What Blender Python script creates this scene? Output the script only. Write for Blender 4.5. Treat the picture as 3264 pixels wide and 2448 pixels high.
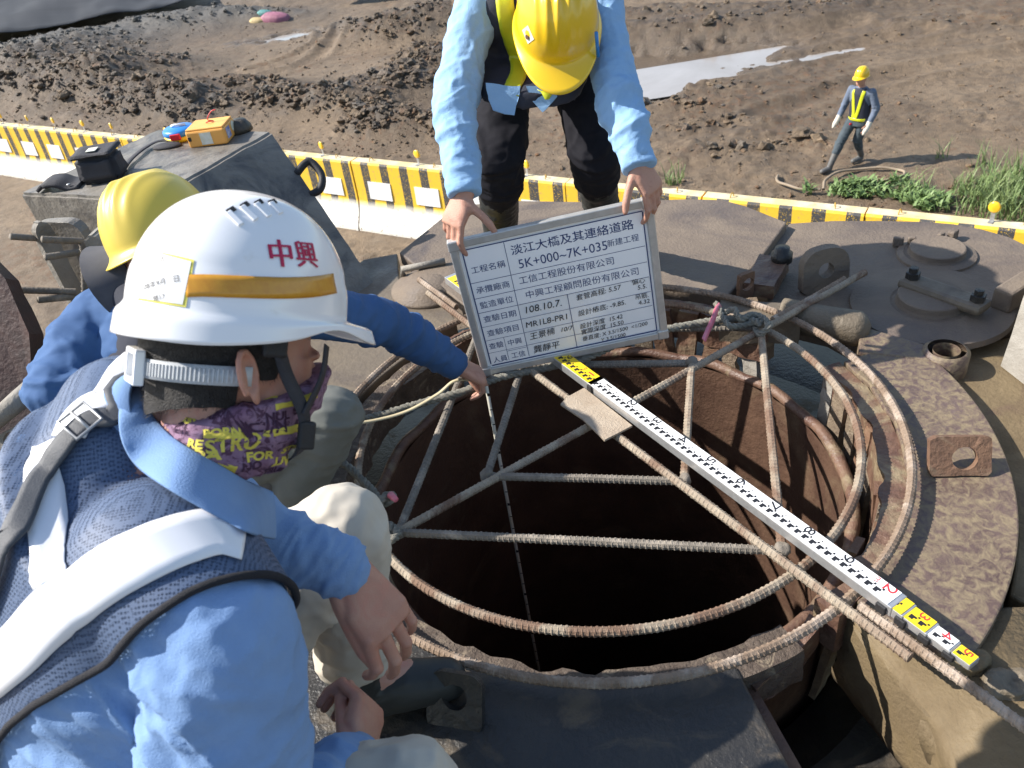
import bpy, bmesh, math, random
import numpy as np
from mathutils import Vector, Matrix
from mathutils.bvhtree import BVHTree
random.seed(7); rng = np.random.default_rng(11)
scene = bpy.context.scene
COL = scene.collection
for o in list(bpy.data.objects): bpy.data.objects.remove(o)

# ------------------------------------------------------------------ camera
# metres; origin = centre of the reinforcement rings, z = 0 at their level
F_, P_, R_ = 2600.0, math.radians(35.856), math.radians(-9.194)
FWD = Vector((0, math.cos(P_), -math.sin(P_)))
_r, _u = Vector((1, 0, 0)), Vector((0, math.sin(P_), math.cos(P_)))
RGT = _r*math.cos(R_) + _u*math.sin(R_)
UPV = -_r*math.sin(R_) + _u*math.cos(R_)
CAM = Vector((-0.2095, -1.6806, 1.4109))
cd = bpy.data.cameras.new('camera'); cam = bpy.data.objects.new('camera', cd); COL.objects.link(cam)
m = Matrix.Identity(4)
for i in range(3):
    m[i][0], m[i][1], m[i][2], m[i][3] = RGT[i], UPV[i], -FWD[i], CAM[i]
cam.matrix_world = m
cd.sensor_width = 36; cd.lens = F_/3264*36; cd.clip_start = 0.05; cd.clip_end = 600
cd.dof.use_dof = True; cd.dof.focus_distance = 2.1; cd.dof.aperture_fstop = 9.0
scene.camera = cam

# ------------------------------------------------------------------ sky, sun, exposure
SUN = Vector((1.883, -0.386, -1.62)).normalized()      # travel direction of the light
w = bpy.data.worlds.new('World'); scene.world = w; w.use_nodes = True
nt = w.node_tree; nt.nodes.clear()
sky = nt.nodes.new('ShaderNodeTexSky'); sky.sky_type = 'NISHITA'; sky.sun_disc = False
sky.sun_elevation = math.asin(-SUN.z); sky.sun_rotation = math.atan2(-SUN.x, -SUN.y)
sky.air_density = 1.2; sky.dust_density = 1.0; sky.ozone_density = 1.0
bg = nt.nodes.new('ShaderNodeBackground'); bg.inputs[1].default_value = 0.115
wo = nt.nodes.new('ShaderNodeOutputWorld')
nt.links.new(sky.outputs[0], bg.inputs[0]); nt.links.new(bg.outputs[0], wo.inputs[0])
sd = bpy.data.lights.new('sun', 'SUN'); sd.energy = 5.0; sd.angle = math.radians(0.53); sd.color = (1, 0.94, 0.86)
so = bpy.data.objects.new('sun', sd); COL.objects.link(so); so.rotation_euler = SUN.to_track_quat('-Z', 'Y').to_euler()
so.location = (-20, 5, 18)
scene.view_settings.view_transform = 'Standard'; scene.view_settings.look = 'None'
scene.view_settings.exposure = 0.8; scene.view_settings.gamma = 1.0
scene.view_settings.use_curve_mapping = False
scene.cycles.max_bounces = 6; scene.cycles.diffuse_bounces = 3; scene.cycles.glossy_bounces = 3
scene.cycles.transmission_bounces = 3; scene.cycles.use_denoising = True

# ------------------------------------------------------------------ helpers
K_ = 3264/2212.0
def ray(x, y): return FWD + ((x*K_-1632)/F_)*RGT - ((y*K_-1224)/F_)*UPV
def at(x, y, z=0.0):                 # the point of the plane z seen there
    d = ray(x, y); return CAM + d*((z-CAM.z)/d.z)
def dep(x, y, D): return CAM + ray(x, y)*D
V = Vector
# vectorised value noise
_perm = rng.permutation(4096).astype(np.int64); _val = rng.random(4096)*2-1
def vnoise(p):
    p = np.asarray(p, float); i = np.floor(p).astype(np.int64); f = p-i; f = f*f*f*(f*(f*6-15)+10)
    def h(a, b, c): return _val[_perm[(_perm[(_perm[a & 4095]+b) & 4095]+c) & 4095]]
    x, y, z = i[..., 0], i[..., 1], i[..., 2]; u, v, t = f[..., 0], f[..., 1], f[..., 2]
    def L(a, b, k): return a+(b-a)*k
    return L(L(L(h(x,y,z),h(x+1,y,z),u),L(h(x,y+1,z),h(x+1,y+1,z),u),v),
             L(L(h(x,y,z+1),h(x+1,y,z+1),u),L(h(x,y+1,z+1),h(x+1,y+1,z+1),u),v),t)
def fbm(p, n=4, g=0.5):
    p = np.asarray(p, float); s = 0; a = 1.0; t = 0
    for k in range(n): s = s+a*vnoise(p+17.3*k); t += a; a *= g; p = p*2.03
    return s/t
def worley(p2):      # 2-d cell distance and cell value
    p2 = np.asarray(p2, float); i = np.floor(p2).astype(np.int64); best = np.full(p2.shape[:-1], 9.0); val = np.zeros(p2.shape[:-1])
    for dx in (-1, 0, 1):
        for dy in (-1, 0, 1):
            cx, cy = i[..., 0]+dx, i[..., 1]+dy
            k = _perm[(_perm[cx & 4095]+cy) & 4095]
            jx, jy = _val[k]*.5+.5, _val[(k*7+13) & 4095]*.5+.5
            d = np.hypot(p2[..., 0]-cx-jx, p2[..., 1]-cy-jy)
            m_ = d < best; best = np.where(m_, d, best); val = np.where(m_, _val[(k*3+5) & 4095]*.5+.5, val)
    return best, val
def smooth01(a, b, x): t = np.clip((x-a)/(b-a), 0, 1); return t*t*(3-2*t)

# --- objects
def off(o):
    p = V((0, 0, 0))
    while o is not None: p += o.location; o = o.parent
    return p
def thing(name, label, cat, loc=(0, 0, 0), group=None):
    o = bpy.data.objects.new(name, None); o.empty_display_size = .05; COL.objects.link(o); o.location = loc
    o['label'] = label; o['category'] = cat
    if group: o['group'] = group
    return o
def tag(o, label, cat, group=None):
    o['label'] = label; o['category'] = cat
    if group: o['group'] = group
    return o
def link(name, me, mats, parent=None, smooth=True, kind=None, label=None):
    o = bpy.data.objects.new(name, me); COL.objects.link(o)
    if not isinstance(mats, (list, tuple)): mats = [mats]
    if len(me.materials) == 0:
        for k in mats: me.materials.append(k)
    if smooth and len(me.polygons): me.polygons.foreach_set('use_smooth', np.ones(len(me.polygons), bool))
    if parent is not None: o.parent = parent; o.location = -off(parent)
    if kind: o['kind'] = kind
    if label: o['label'] = label
    return o
def obj(name, bm, mats, parent=None, smooth=False, kind=None, bev=0, label=None, recalc=True, auto=None):
    if recalc: bmesh.ops.recalc_face_normals(bm, faces=bm.faces)
    me = bpy.data.meshes.new(name); bm.to_mesh(me); bm.free()
    o = link(name, me, mats, parent, smooth, kind, label)
    if bev:
        b = o.modifiers.new('bevel', 'BEVEL'); b.width = bev; b.segments = 2; b.limit_method = 'ANGLE'; b.angle_limit = math.radians(40)
    return o
def pymesh(name, verts, faces, mats, parent=None, smooth=True, kind=None, label=None):
    me = bpy.data.meshes.new(name); me.from_pydata([tuple(v) for v in verts], [], faces); me.update()
    return link(name, me, mats, parent, smooth, kind, label)
def copyof(src, name, parent, mw):
    c = src.copy(); COL.objects.link(c); c.name = name; c.parent = parent; c.matrix_local = mw; return c
# --- shapes into a bmesh
def box(bm, c, s, rot=None, taper=None):
    c = V(c); vs = []
    for z in (-.5, .5):
        for y in (-.5, .5):
            for x in (-.5, .5):
                k = 1 if (taper is None or z < 0) else taper
                p = V((x*s[0]*k, y*s[1]*k, z*s[2]))
                if rot is not None: p = rot @ p
                vs.append(bm.verts.new(c+p))
    for f in ((0,1,3,2),(4,6,7,5),(0,4,5,1),(2,3,7,6),(0,2,6,4),(1,5,7,3)): bm.faces.new([vs[i] for i in f])
    return vs
def prism(bm, pts, z0, z1):          # pts: list of xy, extruded in z
    a = [bm.verts.new((p[0], p[1], z0)) for p in pts]; b = [bm.verts.new((p[0], p[1], z1)) for p in pts]
    n = len(pts); bm.faces.new(a[::-1]); bm.faces.new(b)
    for i in range(n): bm.faces.new([a[i], a[(i+1) % n], b[(i+1) % n], b[i]])
def slab(bm, pts, n, t):             # planar polygon in 3-d thickened along n
    n = V(n).normalized()*t; a = [bm.verts.new(V(p)) for p in pts]; b = [bm.verts.new(V(p)+n) for p in pts]
    k = len(pts); bm.faces.new(a[::-1]); bm.faces.new(b)
    for i in range(k): bm.faces.new([a[i], a[(i+1) % k], b[(i+1) % k], b[i]])
def frames(pts, up=V((0, 0, 1)), closed=False):
    n = len(pts); out = []; prev = None
    for i in range(n):
        a = pts[i-1] if (i > 0 or closed) else pts[i]; b = pts[(i+1) % n] if (i < n-1 or closed) else pts[i]
        t = (b-a).normalized()
        r = up if prev is None else prev
        x = r - t*r.dot(t)
        if x.length < 1e-5: x = t.orthogonal()
        x.normalize(); prev = x; out.append((t, x, t.cross(x)))
    return out
def tube(bm, pts, r, seg=8, closed=False, cap=True, up=V((0, 0, 1))):
    pts = [V(p) for p in pts]; fr = frames(pts, up, closed); rings = []
    for i, p in enumerate(pts):
        q = r[i] if isinstance(r, (list, tuple, np.ndarray)) else r
        t, x, y = fr[i]
        rings.append([bm.verts.new(p+(x*math.cos(2*math.pi*k/seg)+y*math.sin(2*math.pi*k/seg))*q) for k in range(seg)])
    n = len(pts)
    for i in range(n if closed else n-1):
        a, b = rings[i], rings[(i+1) % n]
        for k in range(seg): bm.faces.new([a[k], a[(k+1) % seg], b[(k+1) % seg], b[k]])
    if cap and not closed: bm.faces.new(rings[0][::-1]); bm.faces.new(rings[-1])
def lathe(bm, prof, c, axis=(0, 0, 1), seg=24, cap=True):   # prof: list of (radius, height)
    c = V(c); a = V(axis).normalized(); x = a.orthogonal().normalized(); y = a.cross(x); rings = []
    for r, h in prof: rings.append([bm.verts.new(c+a*h+(x*math.cos(2*math.pi*k/seg)+y*math.sin(2*math.pi*k/seg))*max(r, 1e-4)) for k in range(seg)])
    for A, B in zip(rings, rings[1:]):
        for k in range(seg): bm.faces.new([A[k], A[(k+1) % seg], B[(k+1) % seg], B[k]])
    if cap: bm.faces.new(rings[0][::-1]); bm.faces.new(rings[-1])
def spline(pts, n):                  # Catmull-Rom through pts
    pts = [V(p) for p in pts]; P = [pts[0]*2-pts[1]]+pts+[pts[-1]*2-pts[-2]]; out = []
    for i in range(1, len(P)-2):
        for k in range(n):
            t = k/n; a, b, c, d = P[i-1], P[i], P[i+1], P[i+2]
            out.append(.5*((2*b)+(c-a)*t+(2*a-5*b+4*c-d)*t*t+(3*b-a-3*c+d)*t**3))
    out.append(pts[-1]); return out
def rebar(bm, pts, r=.0104, pitch=.0125, rib=.0017, closed=False, step=.0026, seg=9, phase=0.0):
    """deformed bar: slanted ribs all along plus a lengthwise seam on two sides"""
    pts = [V(p) for p in pts]
    if closed: pts = pts+[pts[0]]
    L = [0.0]
    for a, b in zip(pts, pts[1:]): L.append(L[-1]+(b-a).length)
    n = max(2, int(L[-1]/step)); X = np.linspace(0, L[-1], n+1); P = np.array([tuple(p) for p in pts])
    S = np.stack([np.interp(X, L, P[:, k]) for k in range(3)], 1)
    if closed: S = S[:-1]; X = X[:-1]
    Q = [V(s) for s in S]; fr = frames(Q, closed=closed); rings = []
    for i, q in enumerate(Q):
        t, x, y = fr[i]; ring = []
        for k in range(seg):
            th = 2*math.pi*k/seg+phase
            u = ((X[i]+.0035*math.sin(th))/pitch) % 1.0
            h = rib*(1 if u < .26 else 0)
            if k in (0, seg//2): h = max(h, rib*.9)
            ring.append(bm.verts.new(q+(x*math.cos(th)+y*math.sin(th))*(r+h)))
        rings.append(ring)
    n = len(Q)
    for i in range(n if closed else n-1):
        a, b = rings[i], rings[(i+1) % n]
        for k in range(seg): bm.faces.new([a[k], a[(k+1) % seg], b[(k+1) % seg], b[k]])
    if not closed: bm.faces.new(rings[0][::-1]); bm.faces.new(rings[-1])
def textmesh(body, size=.1, align='CENTER', shear=0, bold=0):
    c = bpy.data.curves.new('txt', 'FONT'); c.body = body; c.size = size; c.align_x = align; c.align_y = 'CENTER'; c.shear = shear; c.offset = bold; c.resolution_u = 3
    o = bpy.data.objects.new('txt', c); COL.objects.link(o)
    dg = bpy.context.evaluated_depsgraph_get(); me = bpy.data.meshes.new_from_object(o.evaluated_get(dg))
    bpy.data.objects.remove(o); bpy.data.curves.remove(c); return me
def settext(name, body, size, org, ex, ey, mat_, parent, align='CENTER', lift=.0006, shear=0, bold=0, sx=1.0):
    me = textmesh(body, size, align, shear, bold); ex, ey = V(ex).normalized(), V(ey).normalized(); n = ex.cross(ey)
    for v in me.vertices: v.co = V(org)+ex*v.co.x*sx+ey*v.co.y+n*lift
    me.materials.clear()
    return link(name, me, mat_, parent, smooth=False)

# --- materials
def mat(name, c1, c2=None, scale=8.0, rough=.6, rough2=None, bump=0.0, bscale=60.0, metal=0.0, c3=None, c3scale=3.0, c3at=(.52, .62), detail=6.0,
        spec=.5, coat=0.0, sss=0.0, c3rough=None, stretch=None, weave=0, dist=.4):
    M = bpy.data.materials.new(name); M.use_nodes = True; t = M.node_tree; N = t.nodes; b = N['Principled BSDF']; K = t.links.new
    b.inputs['Roughness'].default_value = rough; b.inputs['Metallic'].default_value = metal
    b.inputs['Specular IOR Level'].default_value = spec; b.inputs['Coat Weight'].default_value = coat; b.inputs['Coat Roughness'].default_value = .12
    if sss: b.inputs['Subsurface Weight'].default_value = sss; b.inputs['Subsurface Radius'].default_value = (.012, .005, .003); b.inputs['Subsurface Scale'].default_value = .5
    b.inputs['Base Color'].default_value = (*c1, 1)
    tc = N.new('ShaderNodeTexCoord'); src = tc.outputs['Object']
    if stretch:
        mp = N.new('ShaderNodeMapping'); mp.inputs['Scale'].default_value = stretch; K(src, mp.inputs[0]); src = mp.outputs[0]
    def noise(sc, d=detail, ds=dist):
        n = N.new('ShaderNodeTexNoise'); n.inputs['Scale'].default_value = sc; n.inputs['Detail'].default_value = d; n.inputs['Roughness'].default_value = .62
        n.inputs['Distortion'].default_value = ds; K(src, n.inputs['Vector']); return n
    def ramp(s, a, c): 
        r = N.new('ShaderNodeMapRange'); r.inputs['From Min'].default_value = a; r.inputs['From Max'].default_value = c; K(s, r.inputs['Value']); return r.outputs[0]
    def mix(fac, A, B):
        x = N.new('ShaderNodeMix'); x.data_type = 'RGBA'; K(fac, x.inputs['Factor'])
        for s, v in ((x.inputs['A'], A), (x.inputs['B'], B)):
            if isinstance(v, (tuple, list)): s.default_value = (*v, 1)
            else: K(v, s)
        return x.outputs['Result']
    colr = None; n1 = None
    if c2 is not None:
        n1 = noise(scale); colr = mix(ramp(n1.outputs['Fac'], .34, .66), c1, c2)
        if rough2 is not None:
            r = N.new('ShaderNodeMapRange'); r.inputs['From Min'].default_value = .34; r.inputs['From Max'].default_value = .66
            r.inputs['To Min'].default_value = rough; r.inputs['To Max'].default_value = rough2; K(n1.outputs['Fac'], r.inputs['Value']); K(r.outputs[0], b.inputs['Roughness'])
    if c3 is not None:
        n3 = noise(c3scale, 8, 1.2); fac = ramp(n3.outputs['Fac'], *c3at); colr = mix(fac, colr if colr else c1, c3)
        if c3rough is not None:
            r = N.new('ShaderNodeMapRange'); r.inputs['To Min'].default_value = rough; r.inputs['To Max'].default_value = c3rough; K(fac, r.inputs['Value']); K(r.outputs[0], b.inputs['Roughness'])
    if colr: K(colr, b.inputs['Base Color'])
    hs = None
    if bump:
        n2 = noise(bscale, 5, .1); hs = n2.outputs['Fac']
    if weave:
        ws = []
        for d in ('X', 'Y', 'Z'):
            wv = N.new('ShaderNodeTexWave'); wv.bands_direction = d; wv.inputs['Scale'].default_value = weave; wv.inputs['Distortion'].default_value = .6; K(src, wv.inputs['Vector']); ws.append(wv.outputs['Fac'])
        a = N.new('ShaderNodeMath'); a.operation = 'ADD'; K(ws[0], a.inputs[0]); K(ws[1], a.inputs[1])
        a2 = N.new('ShaderNodeMath'); a2.operation = 'ADD'; K(a.outputs[0], a2.inputs[0]); K(ws[2], a2.inputs[1])
        if hs is not None:
            a3 = N.new('ShaderNodeMath'); a3.operation = 'ADD'; K(a2.outputs[0], a3.inputs[0]); K(hs, a3.inputs[1]); hs = a3.outputs[0]
        else: hs = a2.outputs[0]
    if hs is not None:
        bp = N.new('ShaderNodeBump'); bp.inputs['Strength'].default_value = bump or .2; bp.inputs['Distance'].default_value = .01; K(hs, bp.inputs['Height']); K(bp.outputs[0], b.inputs['Normal'])
    M['bs'] = 1
    return M
# ================================================================== the muddy ground
GZ = -4.2
def gp(x, y): q = at(x, y, GZ); return np.array((q.x, q.y))
def build_ground():
    a1 = np.radians(np.arange(-62, 62, .2)); a2 = np.radians(np.arange(62, 298.1, 4.0)); ang = np.concatenate([a1, a2])
    rad = [2.5]
    while rad[-1] < 75: rad.append(rad[-1]*(1.0045 if rad[-1] > 7 else 1.012))
    while rad[-1] < 420: rad.append(rad[-1]*1.12)
    rad = np.array(rad); A, R = np.meshgrid(ang, rad)
    X = CAM.x+R*np.sin(A); Y = CAM.y+R*np.cos(A)
    P2 = np.stack([X, Y], -1); P3 = np.stack([X, Y, np.zeros_like(X)], -1)
    wx = X+.6*fbm(P3*.35+5, 3); wy = Y+.6*fbm(P3*.35+9, 3)
    def blob(px, py, rx, ry, rot=0.0):
        c = gp(px, py); dx, dy = wx-c[0], wy-c[1]; c_, s_ = math.cos(rot), math.sin(rot)
        return np.exp(-(((dx*c_+dy*s_)/rx)**2+((-dx*s_+dy*c_)/ry)**2))
    H = .10*fbm(P3*.16, 4)+.05*fbm(P3*.9+3, 4)
    clod = .10+.12*smooth01(-.1, .5, fbm(P3*.22+21, 3))
    dark = .25+.35*fbm(P3*.3+2, 4); gray = np.zeros_like(X); rust = smooth01(.05, .5, fbm(P3*.7+31, 3))*.5
    smoothp = np.zeros_like(X)
    # heaps of dug soil: px, py, rx, ry, height, clod, dark, gray
    for px, py, rx, ry, h, c, d, g in (
        (60, 200, 2.6, 2.2, 1.0, 1.0, .75, .1), (210, 215, 2.2, 1.5, .8, 1.0, .7, .0), (330, 240, 1.8, 1.2, .55, 1.0, .8, .0), (150, 140, 3.2, 2.0, .45, .9, .6, .5),
        (420, 255, 1.3, .9, .35, .9, .6, .2), (10, 150, 3, 2, .4, .9, .5, .5), (330, 165, 2.2, 1.4, .4, .7, .7, .2),
        (620, 235, 1.6, .9, .30, .8, .7, .0), (560, 205, 1.8, .7, .3, .7, .6, .0), (740, 250, 1.6, .8, .35, .9, .75, .0), (860, 200, 1.9, .9, .45, .9, .8, .1), (940, 150, 1.8, 1.0, .5, .9, .6, .0),
        (980, 60, 2.0, 1.2, .5, .8, .4, .0), (860, 85, 2.2, .9, .45, .8, .7, .0), (760, 75, 2.0, .6, .25, .8, .5, .4), (480, 52, 3.2, 1.0, .35, .8, .6, .9), (330, 75, 3.5, 1.0, .35, .8, .6, .9), (170, 105, 4, 1.2, .4, .7, .6, .9), (620, 0, 3, 1.2, .5, .7, .6, .8),
        (900, 280, 1.2, .7, .30, .9, .7, .0), (1010, 290, 1.2, .5, .28, .8, .6, .0), (800, 300, 1.0, .5, .2, .8, .5, .0), (1400, 45, 4.0, .9, .3, .7, .55, .1), (1600, 60, 3, .8, .25, .6, .5, .1), (1330, 80, 2, .5, .2, .6, .4, 0),
        (1500, 195, 1.5, .6, .12, .7, .4, 0), (1450, 230, 1.6, .5, .10, .6, .35, 0), (1700, 160, 3, 1, .05, .4, .2, 0), (1650, 320, 2.5, .8, .04, .5, .2, 0), (1500, 270, 2, .6, .05, .5, .3, 0), (2100, 60, 4, 1.2, .1, .4, .2, 0), (1800, 25, 4, 1.2, .2, .5, .3, 0)):
        b = blob(px, py, rx, ry, -.35); H += h*b; clod = np.maximum(clod, c*b); dark += d*b; gray += g*b
    for px, py, rx, ry in ((600, 130, 2.4, .5), (450, 195, 1.3, .5), (560, 100, 1.6, .5), (770, 160, 1.4, .4), (700, 190, 2.0, .3), (1050, 360, 1.5, .6), (650, 285, 1.5, .4), (1430, 160, 1.9, 1.3), (1990, 200, 1.2, .6), (2060, 140, 2, .6), (40, 450, 3, 2), (300, 90, 2, .4), (2150, 330, 2, .8)):
        b = blob(px, py, rx, ry, -.5); smoothp = np.maximum(smoothp, b)
    clod *= (1-.85*smoothp); dark *= (1-.8*smoothp)
    qx = X+.35*fbm(P3*1.7+50, 4); qy = Y+.35*fbm(P3*1.7+70, 4); d1, v1 = worley(np.stack([qx*2.1, qy*2.6], -1)); d2, v2 = worley(np.stack([qx*5.1+3, qy*6.0], -1)); d3, v3 = worley(np.stack([X*13, Y*13+7], -1))
    dark += clod*((v1-.5)*.7+(v2-.5)*.8); gray += clod*smooth01(.62, .95, v2)*.55; rust += clod*smooth01(.55, .9, v1*.5+v2*.5)*.9
    H += clod*(.30*np.sqrt(np.maximum(0, .40-d1*d1))*np.maximum(0, v1-.25)+.20*np.sqrt(np.maximum(0, .36-d2*d2))*np.maximum(0, v2-.2)*1.3+.20*np.abs(fbm(P3*2.2+13, 5))+.07*np.sqrt(np.maximum(0, .36-d3*d3))*v3)
    H += .02*fbm(P3*4, 3)*(1-.6*smoothp)+.012*fbm(P3*11, 2)*(.4+clod)
    # tyre ruts bending through the mud
    for pts, wd in ((((560, 150), (620, 130), (690, 95), (720, 60)), .22), (((590, 165), (650, 145), (715, 105), (750, 70)), .22), (((1400, 150), (1600, 105), (1850, 60)), .35), (((1450, 190), (1700, 130), (2000, 80)), .3), (((1640, 250), (1900, 170), (2212, 120)), .3)):
        q = spline([V((*gp(*p), 0)) for p in pts], 10); dmin = np.full(X.shape, 9.0)
        for a in q: dmin = np.minimum(dmin, np.hypot(wx*.5+X*.5-a.x, wy*.5+Y*.5-a.y))
        H += -.07*np.exp(-(dmin/wd)**2)+.05*np.exp(-((dmin-wd*1.6)/(wd*.5))**2); 
    # hollows that hold water
    pud = np.zeros_like(X)
    for px, py, rx, ry in PUD: pud = np.maximum(pud, blob(px, py, rx, ry, -.12))
    edge = pud+.30*fbm(P3*1.6+40, 4)+.26*fbm(P3*4+44, 3)
    H = H*(1-.8*smooth01(.25, .6, edge))-.16*smooth01(.40, .75, edge)
    wet = smooth01(.12, .5, edge)
    # flat where the barrier and machine stand
    bd = np.abs((X+2.21)*.583+(Y-11.26)*.8125); fl = 1-smooth01(.3, .75, bd); H *= (1-.8*fl)
    near = 1-smooth01(6, 9, R); H *= (1-.8*near)
    far = smooth01(50, 75, R); H = H*(1-far)
    nr, na = X.shape; Z = GZ+H
    idx = np.arange(nr*na).reshape(nr, na); a_, b_ = idx[:-1], idx[1:]
    q = np.stack([a_, np.roll(a_, -1, 1), np.roll(b_, -1, 1), b_], -1).reshape(-1, 4)
    co = np.stack([X, Y, Z], -1).reshape(-1, 3)
    co = np.vstack([co, [[CAM.x, CAM.y, GZ]]]); cen = len(co)-1
    me = bpy.data.meshes.new('ground'); me.vertices.add(len(co)); me.vertices.foreach_set('co', co.ravel())
    me.loops.add(q.size+3*na); tri = np.stack([idx[0], np.full(na, cen), np.roll(idx[0], -1)], -1)
    me.loops.foreach_set('vertex_index', np.concatenate([q.ravel(), tri.ravel()]).astype(np.int32))
    me.polygons.add(len(q)+na); st = np.concatenate([np.arange(len(q))*4, len(q)*4+np.arange(na)*3]).astype(np.int32)
    me.polygons.foreach_set('loop_start', st); me.update(calc_edges=True)
    at_ = me.attributes.new('soil', 'FLOAT_COLOR', 'POINT')
    c4 = np.stack([np.clip(dark, 0, 1), np.clip(gray, 0, 1), np.clip(wet, 0, 1), np.clip(rust, 0, 1)], -1).reshape(-1, 4)
    c4 = np.vstack([c4, [[.2, 0, 0, 0]]]); at_.data.foreach_set('color', c4.ravel().astype(np.float32))
    mm = mud_material(); link('ground', me, mm, None, True, 'structure')
    return dict(ang=ang, rad=rad, Z=Z, clod=clod, c4=c4[:-1].reshape(nr, na, 4), mat=mm, pud=wet)
def mud_material():
    M = bpy.data.materials.new('mud'); M.use_nodes = True; t = M.node_tree; N = t.nodes; K = t.links.new; b = N['Principled BSDF']
    at_ = N.new('ShaderNodeAttribute'); at_.attribute_name = 'soil'; sp = N.new('ShaderNodeSeparateColor'); K(at_.outputs['Color'], sp.inputs[0])
    tc = N.new('ShaderNodeTexCoord')
    def noise(sc, d=8):
        n = N.new('ShaderNodeTexNoise'); n.inputs['Scale'].default_value = sc; n.inputs['Detail'].default_value = d; n.inputs['Roughness'].default_value = .65; K(tc.outputs['Object'], n.inputs['Vector']); return n.outputs['Fac']
    def rng_(s, a, c, lo=0, hi=1):
        r = N.new('ShaderNodeMapRange'); r.inputs[1].default_value = a; r.inputs[2].default_value = c; r.inputs[3].default_value = lo; r.inputs[4].default_value = hi; K(s, r.inputs[0]); return r.outputs[0]
    def mix(f, A, B):
        x = N.new('ShaderNodeMix'); x.data_type = 'RGBA'; K(f, x.inputs['Factor'])
        for s, v in ((x.inputs['A'], A), (x.inputs['B'], B)):
            if isinstance(v, tuple): s.default_value = (*v, 1)
            else: K(v, s)
        return x.outputs['Result']
    def ma(op, a, c):
        x = N.new('ShaderNodeMath'); x.operation = op; x.use_clamp = True
        for s, v in ((x.inputs[0], a), (x.inputs[1], c)):
            if isinstance(v, (int, float)): s.default_value = v
            else: K(v, s)
        return x.outputs[0]
    n1, n2, n3 = noise(1.3), noise(7), noise(40, 4)
    base = mix(rng_(n1, .35, .65), (.235, .172, .110), (.160, .114, .071))
    base = mix(rng_(n2, .45, .7), base, (.122, .087, .055))
    dk = ma('MULTIPLY', sp.outputs[0], rng_(n2, .30, .55, .5, 1))
    base = mix(dk, base, (.062, .044, .030))
    rs = ma('MULTIPLY', at_.outputs['Alpha'], rng_(n2, .5, .62)); base = mix(rs, base, (.20, .105, .05))
    base = mix(ma('MULTIPLY', sp.outputs[1], .8), base, mix(rng_(n2, .4, .65), (.085, .088, .085), (.155, .148, .135)))
    base = mix(ma('MULTIPLY', sp.outputs[2], .6), base, (.11, .085, .062))
    K(base, b.inputs['Base Color'])
    rg = rng_(sp.outputs[2], 0, 1, .62, .25); K(rg, b.inputs['Roughness']); b.inputs['Specular IOR Level'].default_value = .35
    bp = N.new('ShaderNodeBump'); bp.inputs['Strength'].default_value = .7; bp.inputs['Distance'].default_value = .05
    hh = N.new('ShaderNodeMath'); hh.operation = 'ADD'; K(n2, hh.inputs[0]); K(n3, hh.inputs[1]); K(hh.outputs[0], bp.inputs['Height']); K(bp.outputs[0], b.inputs['Normal'])
    return M
PUD = [(1400, 130, 2.3, 1.5), (1480, 120, 2.3, 1.3), (1370, 180, 1.2, 1.5), (1550, 112, 1.5, .5), (1440, 160, 2.0, .9), (1340, 140, 1.2, 1.2), (1690, 97, .9, .13), (1640, 130, .9, .16),
       (640, 78, 1.8, .55), (720, 72, 1.6, .4), (820, 48, 1.6, .35), (790, 55, 1.0, .25)]
GR = build_ground()
def gidx(x, y):
    dx, dy = x-CAM.x, y-CAM.y; i = int(np.searchsorted(GR['rad'], math.hypot(dx, dy))); j = int(np.searchsorted(GR['ang'], math.atan2(dx, dy))); return min(i, len(GR['rad'])-1), min(j, len(GR['ang'])-1)
def puddle(name, px0, px1, label):
    a = gp(*px0); c = gp(*px1)
    x0, x1, y0, y1 = min(a[0], c[0]), max(a[0], c[0]), min(a[1], c[1]), max(a[1], c[1])
    pymesh(name, [(x0, y0, GZ-.055), (x1, y0, GZ-.055), (x1, y1, GZ-.055), (x0, y1, GZ-.055)], [(0, 1, 2, 3)], M_water, None, False, 'structure')
M_water = mat('muddy_water', (.37, .345, .325), (.29, .265, .24), .45, rough=.05, rough2=.16, bump=.06, bscale=3, spec=.8)
puddle('puddle', (1150, 250), (1900, 60), '')
puddle('puddle', (520, 125), (900, 20), '')

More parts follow.
